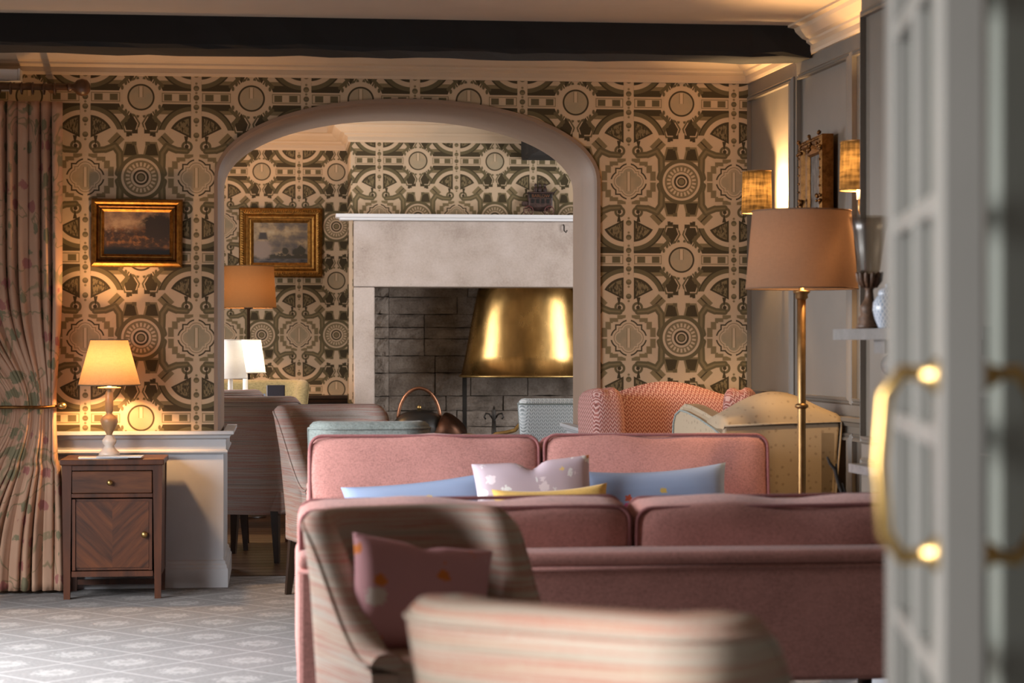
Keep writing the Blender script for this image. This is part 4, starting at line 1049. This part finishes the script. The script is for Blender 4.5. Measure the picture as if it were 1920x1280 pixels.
# ------------------------------------------------------------------ upholstered chairs
def u_path(Wc, Dc, R, n=14):
    pts = []
    hw, hd = Wc/2, Dc/2
    for i in range(n): pts.append((-hw, -hd+(2*hd-R)*i/n))
    for i in range(n+1):
        a = PI-PI/2*i/n; pts.append((-hw+R+R*math.cos(a), hd-R+R*math.sin(a)))
    m_ = 8
    for i in range(1, m_): pts.append((-hw+R+(2*hw-2*R)*i/m_, hd))
    for i in range(n+1):
        a = PI/2-PI/2*i/n; pts.append((hw-R+R*math.cos(a), hd-R+R*math.sin(a)))
    for i in range(1, n+1): pts.append((hw, hd-R-(2*hd-R)*i/n))
    return pts
def shell(Wc, Dc, R, hfun, th, zbot, zseat, lean, flare=.03, crown_=0.0):
    pts = u_path(Wc, Dc, R); N = len(pts); bm = bmesh.new(); rows = []; rim = []
    for i, (x, y) in enumerate(pts):
        a, b = pts[max(0, i-1)], pts[min(N-1, i+1)]
        t_ = Vector((b[0]-a[0], b[1]-a[1], 0)).normalized(); nrm = Vector((-t_.y, t_.x, 0))   # outward
        u = (y+Dc/2)/Dc
        h = hfun(u, x/(Wc/2)); ln = lean*max(0, (h-.45))/.4
        prof = [(-flare, zbot), (0, zbot+(zseat-zbot)*.6), (ln*.5, (h+zseat)/2), (ln, h-.045), (ln-.004, h-.018), (ln-.018, h-.004), (ln-th*.5, h), (ln-th+.016, h-.006), (ln-th+.002, h-.024), (ln*.9-th, h-.05), (ln*.4-th, (h+zseat)/2), (-th, zseat-.1)]
        rows.append([bm.verts.new((x+nrm.x*o_, y+nrm.y*o_, z)) for o_, z in prof])
        rim.append((x+nrm.x*(ln+.001), y+nrm.y*(ln+.001), h-.03))
    for a, b in zip(rows[:-1], rows[1:]):
        for k in range(len(a)-1): bm.faces.new((a[k], b[k], b[k+1], a[k+1]))
    bm.faces.new(rows[0]); bm.faces.new(rows[-1][::-1])
    bmesh.ops.recalc_face_normals(bm, faces=bm.faces); return bm, rim
def tub_chair(name, label, loc, rotz, mat, Wc=.58, Dc=.60, Hh=.80, Harm=.50, zbot=.22, zseat=.45, R=.17, th=.075, lean=.05, legs=True, group=None, pipe=None, crown_=0.0, power=1.6, seatmat=None):
    t = thing(name, label, 'chair', loc, rotz, group)
    def hf(u, xn):
        k = max(0, min(1, (u-.02)/.80)); s = k*k*(3-2*k)
        return Harm+(Hh-Harm)*s**power**.5+crown_*(1-xn*xn)*(1 if u > .9 else 0)
    bm, rim = shell(Wc, Dc, R, hf, th, zbot, zseat, lean, crown_=crown_); sh = obj('backrest', bm, mat, t, True)
    md = sh.modifiers.new('edges', 'EDGE_SPLIT'); md.split_angle = 1.1
    obj('piping', tube(rim, .005, 6), pipe or mat, sh, True)
    obj('seat_base', box(-Wc/2+.02, Wc/2-.02, -Dc/2+.005, Dc/2-.04, zbot, zseat-.09, .015, 3), mat, t, True)
    st_ = puff(Wc-2*th+.05, Dc-.03, .17, .16, .02, 8); bmesh.ops.translate(st_, vec=(0, -.035, zseat-.055), verts=st_.verts); obj('seat_cushion', st_, seatmat or mat, t, True)
    if legs:
        for sx in (-1, 1):
            for sy in (-1, 1):
                x, y = sx*(Wc/2-.06), sy*(Dc/2-.06); bm = bmesh.new(); vs = bx(bm, x-.022, x+.022, y-.022, y+.022, 0, zbot+.02)
                for v in vs:
                    if v.co.z < .01: v.co.x += (x-v.co.x)*.4+sx*.02; v.co.y += (y-v.co.y)*.4+sy*.03
                obj('leg', bm, M['darkwood'], t)
    return t
GS = 'striped tub chairs'
# chair with the dusky pink cushion, facing the camera and turned to the right
c1 = P(806, 1000, 5.12)
tub_chair('tub_chair', 'striped tub chair facing the camera with a dusky pink cushion', (c1.x, c1.y, 0), .30, M['stripe'], .485, .54, .79, .50, group=GS, lean=.04, th=.08)
cushion('scatter_cushion', 'dusky pink printed cushion resting in the striped chair', 790, 1120, 5.06, .36, .27, .11, M['mauve'], -.28, .16, .30, group='chair cushions', dent=.04)
# nearest chair, seen from behind
c2 = P(1180, 1150, 3.52)
tub_chair('tub_chair', 'striped tub chair nearest the camera, its back towards us', (c2.x, c2.y, 0), PI-.60, M['stripe'], .51, .54, .79, .52, group=GS, R=.09, th=.15, lean=.05)
# chairs by the arch
cA = P(478, 900, 11.80)
tub_chair('tub_chair', 'striped tub chair standing in the archway beside the grey dado end', (cA.x+.0, cA.y, 0), PI*.90, M['stripe_grey'], .48, .50, .905, .60, .26, .48, .14, group=GS, lean=.05, power=1.0)
cB = P(635, 900, 10.02)
tub_chair('tub_chair', 'striped tub chair between the archway and the pink sofa', (cB.x, cB.y, 0), .30, M['stripe_grey'], .45, .46, .90, .55, .26, .48, .14, group=GS, lean=.05)
cC = P(420, 900, 12.45)
tub_chair('tub_chair', 'striped tub chair top glimpsed behind the one in the archway', (cC.x-.08, cC.y, 0), PI, M['stripe_grey'], .50, .52, .925, .60, .26, .48, .14, group=GS, lean=.05)
cD = P(470, 900, 13.95)
tub_chair('tub_chair', 'olive gold weave tub chair behind the table lamps', (cD.x+.02, cD.y, 0), 0, M['olive'], .60, .60, .945, .62, .2, .46, .12)
cT = P(693, 900, 9.0)
tub_chair('tub_chair', 'sage teal tub chair back showing just above the pink sofa', (cT.x, 9.16, 0), PI, M['teal'], .47, .46, .866, .60, .2, .45, .10, th=.09, lean=.02)
cE = P(1082, 900, 12.1)
tub_chair('armchair', 'ice blue herringbone armchair half hidden by the arch pier', (cE.x, cE.y, 0), PI-.12, M['herring_blue'], .62, .64, .885, .62, .2, .46, .06, lean=.02, pipe=M['teal'])
# pink wing armchair by the wallpapered wall
wp = P(1283, 900, 9.92)
wc = thing('wing_armchair', 'rose herringbone wing armchair against the wallpapered pier', 'chair', (wp.x-.02, wp.y+.13, 0), -.08)
def back_panel(w_, t_, z0, z1, crown_, n=20):
    vs, fs = [], []
    k = 10
    for s in (-1, 1):
        for j in range(k+1):
            for i in range(n+1):
                x = -1+2*i/n; top = z1+crown_*(math.cos(PI*x/2)**1.3 if abs(x) < 1 else 0); z = z0+(top-z0)*j/k
                e = (1-abs(x)**6)**.5*(1-(j/k)**8)**.5
                vs.append((x*w_/2, s*(t_/2*max(.18, e)), z))
    N = (n+1)*(k+1)
    for s in range(2):
        for j in range(k):
            for i in range(n):
                a = s*N+j*(n+1)+i; q = (a, a+1, a+n+2, a+n+1); fs.append(q if s == 0 else q[::-1])
    rim = [i for i in range(n+1)]+[j*(n+1)+n for j in range(1, k+1)]+[k*(n+1)+i for i in range(n-1, -1, -1)]+[j*(n+1) for j in range(k-1, 0, -1)]
    for q in range(len(rim)):
        a, b = rim[q], rim[(q+1) % len(rim)]; fs.append((b, a, a+N, b+N))
    return vs, fs
o = obj('backrest', back_panel(.66, .16, .35, .935, .075), M['herring_pink'], wc, True); o.location = (0, .30, 0); o.rotation_euler = (-.12, 0, 0)
def wing(s):
    bm = puff(.16, .34, .50, .35, .02, 8); bmesh.ops.transform(bm, matrix=Matrix.Translation((s*.335, .17, .72)) @ Matrix.Rotation(-s*.22, 4, 'Z') @ Matrix.Rotation(-.08, 4, 'X'), verts=bm.verts); return bm
for s in (-1, 1):
    wg = obj('wing', wing(s), M['herring_pink'], wc, True)
    ar = puff(.17, .66, .26, .3, .03, 8); bmesh.ops.translate(ar, vec=(s*.335, -.05, .50), verts=ar.verts); obj('arm', ar, M['herring_pink'], wc, True)
obj('seat_base', box(-.40, .40, -.36, .34, .16, .36, .03, 3), M['herring_pink'], wc, True)
sc_ = puff(.54, .60, .16, .22, .04, 8); bmesh.ops.translate(sc_, vec=(0, -.06, .43), verts=sc_.verts); obj('seat_cushion', sc_, M['herring_pink'], wc, True)
for sx in (-1, 1):
    for sy in (-1, 1): obj('leg', lathe([(0, 0), (.018, 0), (.03, .17), (0, .17)], 12, sx*.34, sy*.30), M['darkwood'], wc, True)
# cream armchair, its back to the camera, turned to the left
cr = thing('armchair', 'cream small-leaf patterned armchair with camel-backed top, seen from behind', 'chair', (2.06, 9.15, 0), 0.20)
def solid(outline, y0, y1, bev=.02, axis='y'):
    bm = bmesh.new(); vs = [bm.verts.new((x, y0, z)) for x, z in outline]; f = bm.faces.new(vs)
    r = bmesh.ops.extrude_face_region(bm, geom=[f])
    for v in [g for g in r['geom'] if isinstance(g, bmesh.types.BMVert)]: v.co.y = y1
    bmesh.ops.recalc_face_normals(bm, faces=bm.faces)
    if bev: bmesh.ops.bevel(bm, geom=[e for e in bm.edges if e.calc_face_angle(0) > .9], offset=bev, segments=3, affect='EDGES', profile=.5)
    return bm
W2 = .265
ol = [(-W2, .18), (W2-.03, .18), (W2+.02, .875)]+[(W2-2*W2*i/14, .875+.075*math.sin(PI*i/14)**.8) for i in range(1, 14)]+[(-W2, .865)]
# back: outer panel plus rolled camel top
obj('backrest', solid([(-W2, .18), (W2-.06, .18), (W2+.01, .855), (-W2, .845)], -.30, -.14, .012), M['cream'], cr)
rows = []; bm = bmesh.new()
for i in range(25):
    s = i/24; x = -W2+(2*W2+.01)*s; c_ = .095*math.sin(PI*s)**1.1; z = .845+.012*s
    rows.append([bm.verts.new(p) for p in ((x, -.305, z), (x, -.30, z+.02+c_*.35), (x, -.26, z+.035+c_*.8), (x, -.19, z+.04+c_), (x, -.12, z+.02+c_*.8), (x, -.09, z-.05), (x, -.09, z-.3))])
for a, b in zip(rows[:-1], rows[1:]):
    for k in range(6): bm.faces.new((a[k], b[k], b[k+1], a[k+1]))
bm.faces.new(rows[0]); bm.faces.new(rows[-1][::-1]); bmesh.ops.recalc_face_normals(bm, faces=bm.faces)
obj('top_roll', bm, M['cream'], cr, True)
obj('piping', tube([(-W2, -.306, .846), (0, -.307, .853), (W2+.012, -.306, .858), (W2-.02, -.306, .5), (W2-.055, -.306, .19)], .005, 6), M['cream'], cr, True)
for s in (-1, 1):
    out = [(-.30, .18), (-.30, .835), (-.2, .862), (-.05, .895), (.10, .92), (.18, .925), (.235, .905), (.262, .865), (.27, .80), (.27, .18)]
    bm = bmesh.new(); pts_ = []
    for j in range(len(out)-1):
        for q in range(4):
            f_ = q/4; pts_.append((out[j][0]*(1-f_)+out[j+1][0]*f_, out[j][1]*(1-f_)+out[j+1][1]*f_))
    pts_.append(out[-1])
    bm = solid(pts_, 0, .11, 0); bmesh.ops.bevel(bm, geom=[e for e in bm.edges if e.calc_face_angle(0) > .9], offset=.025, segments=3, affect='EDGES')
    mt = Matrix(((0, 1, 0, (-W2-.005) if s < 0 else (W2-.105)), (1, 0, 0, 0), (0, 0, 1, 0), (0, 0, 0, 1)))
    bmesh.ops.transform(bm, matrix=mt, verts=bm.verts); bmesh.ops.recalc_face_normals(bm, faces=bm.faces); ob = obj('wing_arm', bm, M['cream'], cr, True)
    ed = ob.modifiers.new('edges', 'EDGE_SPLIT'); ed.split_angle = .7
    if s < 0: obj('piping', tube([(-W2-.007, y, z) for y, z in [(p[0]*.94, p[1]-.028 if p[1] > .3 else p[1]) for p in pts_]], .0045, 6), M['teal'], ob, True)
obj('seat_base', box(-W2+.02, W2-.02, -.2, .29, .18, .36, .02), M['cream'], cr)
sc_ = puff(.34, .42, .15, .22, .04, 8); bmesh.ops.translate(sc_, vec=(0, .08, .42), verts=sc_.verts); obj('seat_cushion', sc_, M['cream'], cr, True)
for sx in (-1, 1):
    for y in (-.25, .22): obj('leg', lathe([(0, 0), (.018, 0), (.028, .19), (0, .19)], 12, sx*.2, y), M['darkwood'], cr, True)

# ------------------------------------------------------------------ table with books beyond the arch
tp = P(470, 800, 13.05)
t = thing('side_table', 'dark wooden table carrying two white lamps behind the archway chairs', 'table', (tp.x-.12, tp.y+.05, 0))
obj('table_top', box(-.42, .42, -.42, .42, TABZ-.03, TABZ, .006), M['wood'], t); obj('apron', box(-.36, .36, -.36, .36, TABZ-.1, TABZ-.03), M['wood'], t)
for sx in (-1, 1):
    for sy in (-1, 1): obj('leg', box(sx*.35-.022, sx*.35+.022, sy*.35-.022, sy*.35+.022, 0, TABZ-.09, .004), M['wood'], t)
bp = P(517, 735, 12.92)
b_ = thing('book', 'charcoal bound book standing upright on the table beyond the arch', 'book', (bp.x, bp.y, TABZ+.001), .0)
obj('cover', box(-.05, .055, -.015, -.011, 0, .19), M['bookgrey'], b_); obj('cover', box(-.05, .055, .011, .015, 0, .19), M['bookgrey'], b_); obj('spine', box(.051, .055, -.015, .015, 0, .19), M['bookgrey'], b_); obj('pages', box(-.056, .05, -.011, .011, .003, .187), M['paper'], b_)
bp = P(474, 740, 12.72)
l_ = thing('leaflet_stand', 'pale blue leaflet propped on the table beside the charcoal book', 'leaflet', (bp.x, bp.y, TABZ+.001))
obj('leaflet', box(-.075, .075, 0, .004, 0, .145), M['bluepaper'], l_).rotation_euler = (-.2, 0, 0); obj('prop', box(-.03, .03, .0, .003, 0, .11), M['bluepaper'], l_).rotation_euler = (.25, 0, 0); l_.children[1].location = (0, .06, 0)

# ------------------------------------------------------------------ fireplace on the right, mantel ornaments
mt_ = thing('mantelpiece', 'grey marble mantelpiece on the chimney breast behind the glazed door', 'fireplace', (BF(6.6), 6.6, 0), 0.0422)
MF = 1.931                                   # front line of the shelf at the far end
ML0, ML1 = 5.9, 7.333
def along(y, out): return (BF(y)-out, y-0.0422*out)
def slab(y0_, y1_, o0, o1, z0, z1):
    q = [along(y0_, o0), along(y0_, o1), along(y1_, o1), along(y1_, o0)]; return prism(q, z0, z1)
wpart(mt_, 'shelf', slab(ML0, ML1, 0, .245, 1.206, 1.243), M['mantel'])
wpart(mt_, 'frieze', slab(ML0+.12, 7.02, 0, .10, 1.03, 1.206), M['mantel'])
for y_ in (6.02, 6.90):
    wpart(mt_, 'pilaster', slab(y_, y_+.13, 0, .09, 0.06, 1.206), M['mantel'])
    bm = slab(y_+.01, y_+.12, 0, .20, 1.16, 1.206); wpart(mt_, 'corbel', bm, M['mantel'])
    ctr = along(y_+.065, .14); ax = Vector((-1, -.0422, 0)).normalized()
    for zc, r in ((1.12, .04), (.95, .03)):
        bm = lathe([(0, -.055), (r*.5, -.055), (r*.55, -.05), (r, -.05), (r, .05), (r*.55, .05), (r*.5, .055), (0, .055)], 24); bmesh.ops.transform(bm, matrix=Matrix.Translation((ctr[0]+(.03 if zc < 1 else 0), ctr[1], zc)) @ Matrix.Rotation(PI/2, 4, 'X'), verts=bm.verts); wpart(mt_, 'scroll', bm, M['mantel'], True)
    wpart(mt_, 'plinth', slab(y_-.01, y_+.14, 0, .11, 0, .15), M['mantel'])
wpart(mt_, 'firebox', slab(6.15, 6.90, 0, .02, 0, 1.03), M['soot'])
# pedestal with a marble top beside it
pd = thing('marble_pedestal', 'narrow grey pedestal with marble top beside the chimney breast', 'pedestal', (BF(7.3)-.08, 7.3, 0))
wpart(pd, 'top', slab(7.06, 7.44, .0, .155, .735, .765), M['marble']); wpart(pd, 'body', slab(7.08, 7.40, .01, .12, 0, .735), M['wall_panel']); wpart(pd, 'moulding', slab(7.07, 7.41, .01, .135, .60, .63), M['wall_panel']); wpart(pd, 'plinth', slab(7.07, 7.41, .01, .135, 0, .12), M['wall_grey'])
# hurricane vase
hv = P(1630, 617, 7.25); d = 7.25/4000
t = thing('hurricane_vase', 'flared seeded glass hurricane on a carved bronze foot', 'vase', (hv.x, hv.y, 1.244))
zz = lambda py: (617-py)*d
obj('foot', lathe([(0, 0), (.044, 0), (.046, .01), (.036, .02), (.040, .035), (.030, .045), (.034, .07), (.026, .085), (.016, .10), (.013, .13), (.020, .142), (.030, .16), (.034, .185), (.0, .185)], 28), M['resin'], t, True)
bm = bmesh.new()
for k in range(12):
    a = 2*PI*k/12; tube([(.022*math.cos(a), .022*math.sin(a), .14), (.036*math.cos(a), .036*math.sin(a), .165), (.040*math.cos(a), .040*math.sin(a), .185), (.047*math.cos(a), .047*math.sin(a), .19)], [.006, .010, .008, .003], 6, bm=bm)
obj('acanthus_leaf_collar', bm, M['resin'], t, True)
g = obj('glass', lathe([(0, .187), (.028, .187), (.034, .20), (.043, .27), (.052, .33), (.068, zz(407))], 36), M['hurricane'], t, True); g.modifiers.new('thickness', 'SOLIDIFY').thickness = .003
gj = P(1663, 617, 7.02)
t = thing('ginger_jar', 'blue and white lattice ginger jar beside the glass hurricane', 'jar', (gj.x, gj.y, 1.244))
obj('body', lathe([(0, 0), (.028, 0), (.030, .006), (.040, .03), (.047, .06), (.045, .085), (.032, .105), (.024, .11)], 32), M['jar'], t, True)
obj('lid', lathe([(.028, .108), (.03, .112), (.026, .124), (.012, .132), (.006, .135), (.009, .143), (0, .147)], 24), M['jar'], t, True)
# dark twigs in a floor vase between the sofas
tw = P(1585, 935, 7.78)
t = thing('twig_arrangement', 'bare black twigs rising behind the near pink sofa', 'twigs', (tw.x-.01, tw.y, 0))
obj('vase', lathe([(0, 0), (.06, 0), (.075, .03), (.09, .15), (.075, .32), (.04, .42), (.035, .45), (.045, .48), (.03, .48), (.028, .45)], 28), M['resin'], t, True)
def tpx(px, py): 
    q = P(px, py, 7.78); return (q.x-tw.x+.01, q.y-tw.y, q.z)
obj('twig', tube([(0, 0, .40), tpx(1583, 935), tpx(1572, 905), tpx(1566, 880), tpx(1556, 868), tpx(1551, 856)], [.006, .006, .007, .0075, .006, .004], 7), M['twig'], t, True)
obj('twig', tube([tpx(1573, 912), tpx(1569, 890), tpx(1568, 869)], [.006, .005, .0035], 7), M['twig'], t, True)
obj('twig', tube([(0.01, 0, .42), tpx(1590, 935), tpx(1583, 918), tpx(1579, 905)], [.006, .006, .005, .003], 7), M['twig'], t, True)

# ------------------------------------------------------------------ glazed doors in the foreground
def glazed_leaf(name, label, origin, ang, width, handle, t_=.0435):
    """leaf in its own frame: x along the leaf away from the leading edge, y across its thickness"""
    t = thing(name, label, 'door', (origin[0], origin[1], .008), ang)
    st, hgt = .085, 2.08
    obj('stile', box(0, st, 0, t_, 0, hgt, .003), M['door'], t); obj('stile', box(width-st, width, 0, t_, 0, hgt, .003), M['door'], t)
    obj('rail', box(st, width-st, 0, t_, 0, .21), M['door'], t); obj('rail', box(st, width-st, 0, t_, hgt-.10, hgt), M['door'], t)
    zs = [1.101+.243*k-.008 for k in range(-3, 4)]; xs = [st+(width-2*st)/2]
    for z in zs: obj('glazing_bar', box(st, width-st, .004, t_-.004, z-.012, z+.012, .004), M['door'], t)
    for x in xs: obj('glazing_bar', box(x-.011, x+.011, .003, t_-.003, .21, hgt-.10, .004), M['door'], t)
    zb = [.21]+[z for z in zs if .25 < z < hgt-.12]+[hgt-.10]; xb = [st]+xs+[width-st]
    for i in range(len(zb)-1):
        for j in range(len(xb)-1): obj('pane', box(xb[j]+.008, xb[j+1]-.008, t_/2-.002, t_/2+.002, zb[i]+.008, zb[i+1]-.008), M['pane'], t)
    if handle:
        for s in (-1, 1):
            y = t_ if s > 0 else 0; z0, z1 = .98, 1.158; x = .032
            h = obj('pull_handle', tube([(x, y+s*.002, z0), (x, y+s*.035, z0-.004), (x, y+s*.052, z0+.02), (x, y+s*.057, (z0+z1)/2), (x, y+s*.052, z1-.02), (x, y+s*.035, z1+.004), (x, y+s*.002, z1)], .0078, 12), M['brass'], t, True)
            for z in (z0, z1):
                r_ = lathe([(0, 0), (.018, 0), (.018, .004), (.011, .008), (.010, .016), (0, .016)], 20); bmesh.ops.transform(r_, matrix=Matrix.Translation((x, y, z)) @ Matrix.Rotation(-s*PI/2, 4, 'X'), verts=r_.verts); obj('rose', r_, M['brass'], h, True)
    return t
A = P(1765, 640, 2.10); B = P(1660, 640, 2.75); ang = math.atan2(B.y-A.y, B.x-A.x)
# leaf's left face is its +y side: put the origin on the right-hand near corner
nx, ny = math.sin(ang), -math.cos(ang)
glazed_leaf('glazed_door', 'open pale grey glazed door seen edge-on with brass pull handles', (A.x+nx*.0435, A.y+ny*.0435), ang, .655, True)
glazed_leaf('glazed_door', 'second pale grey glazed door leaf at the right edge of the view', (.80, 2.30), .05, .70, False)
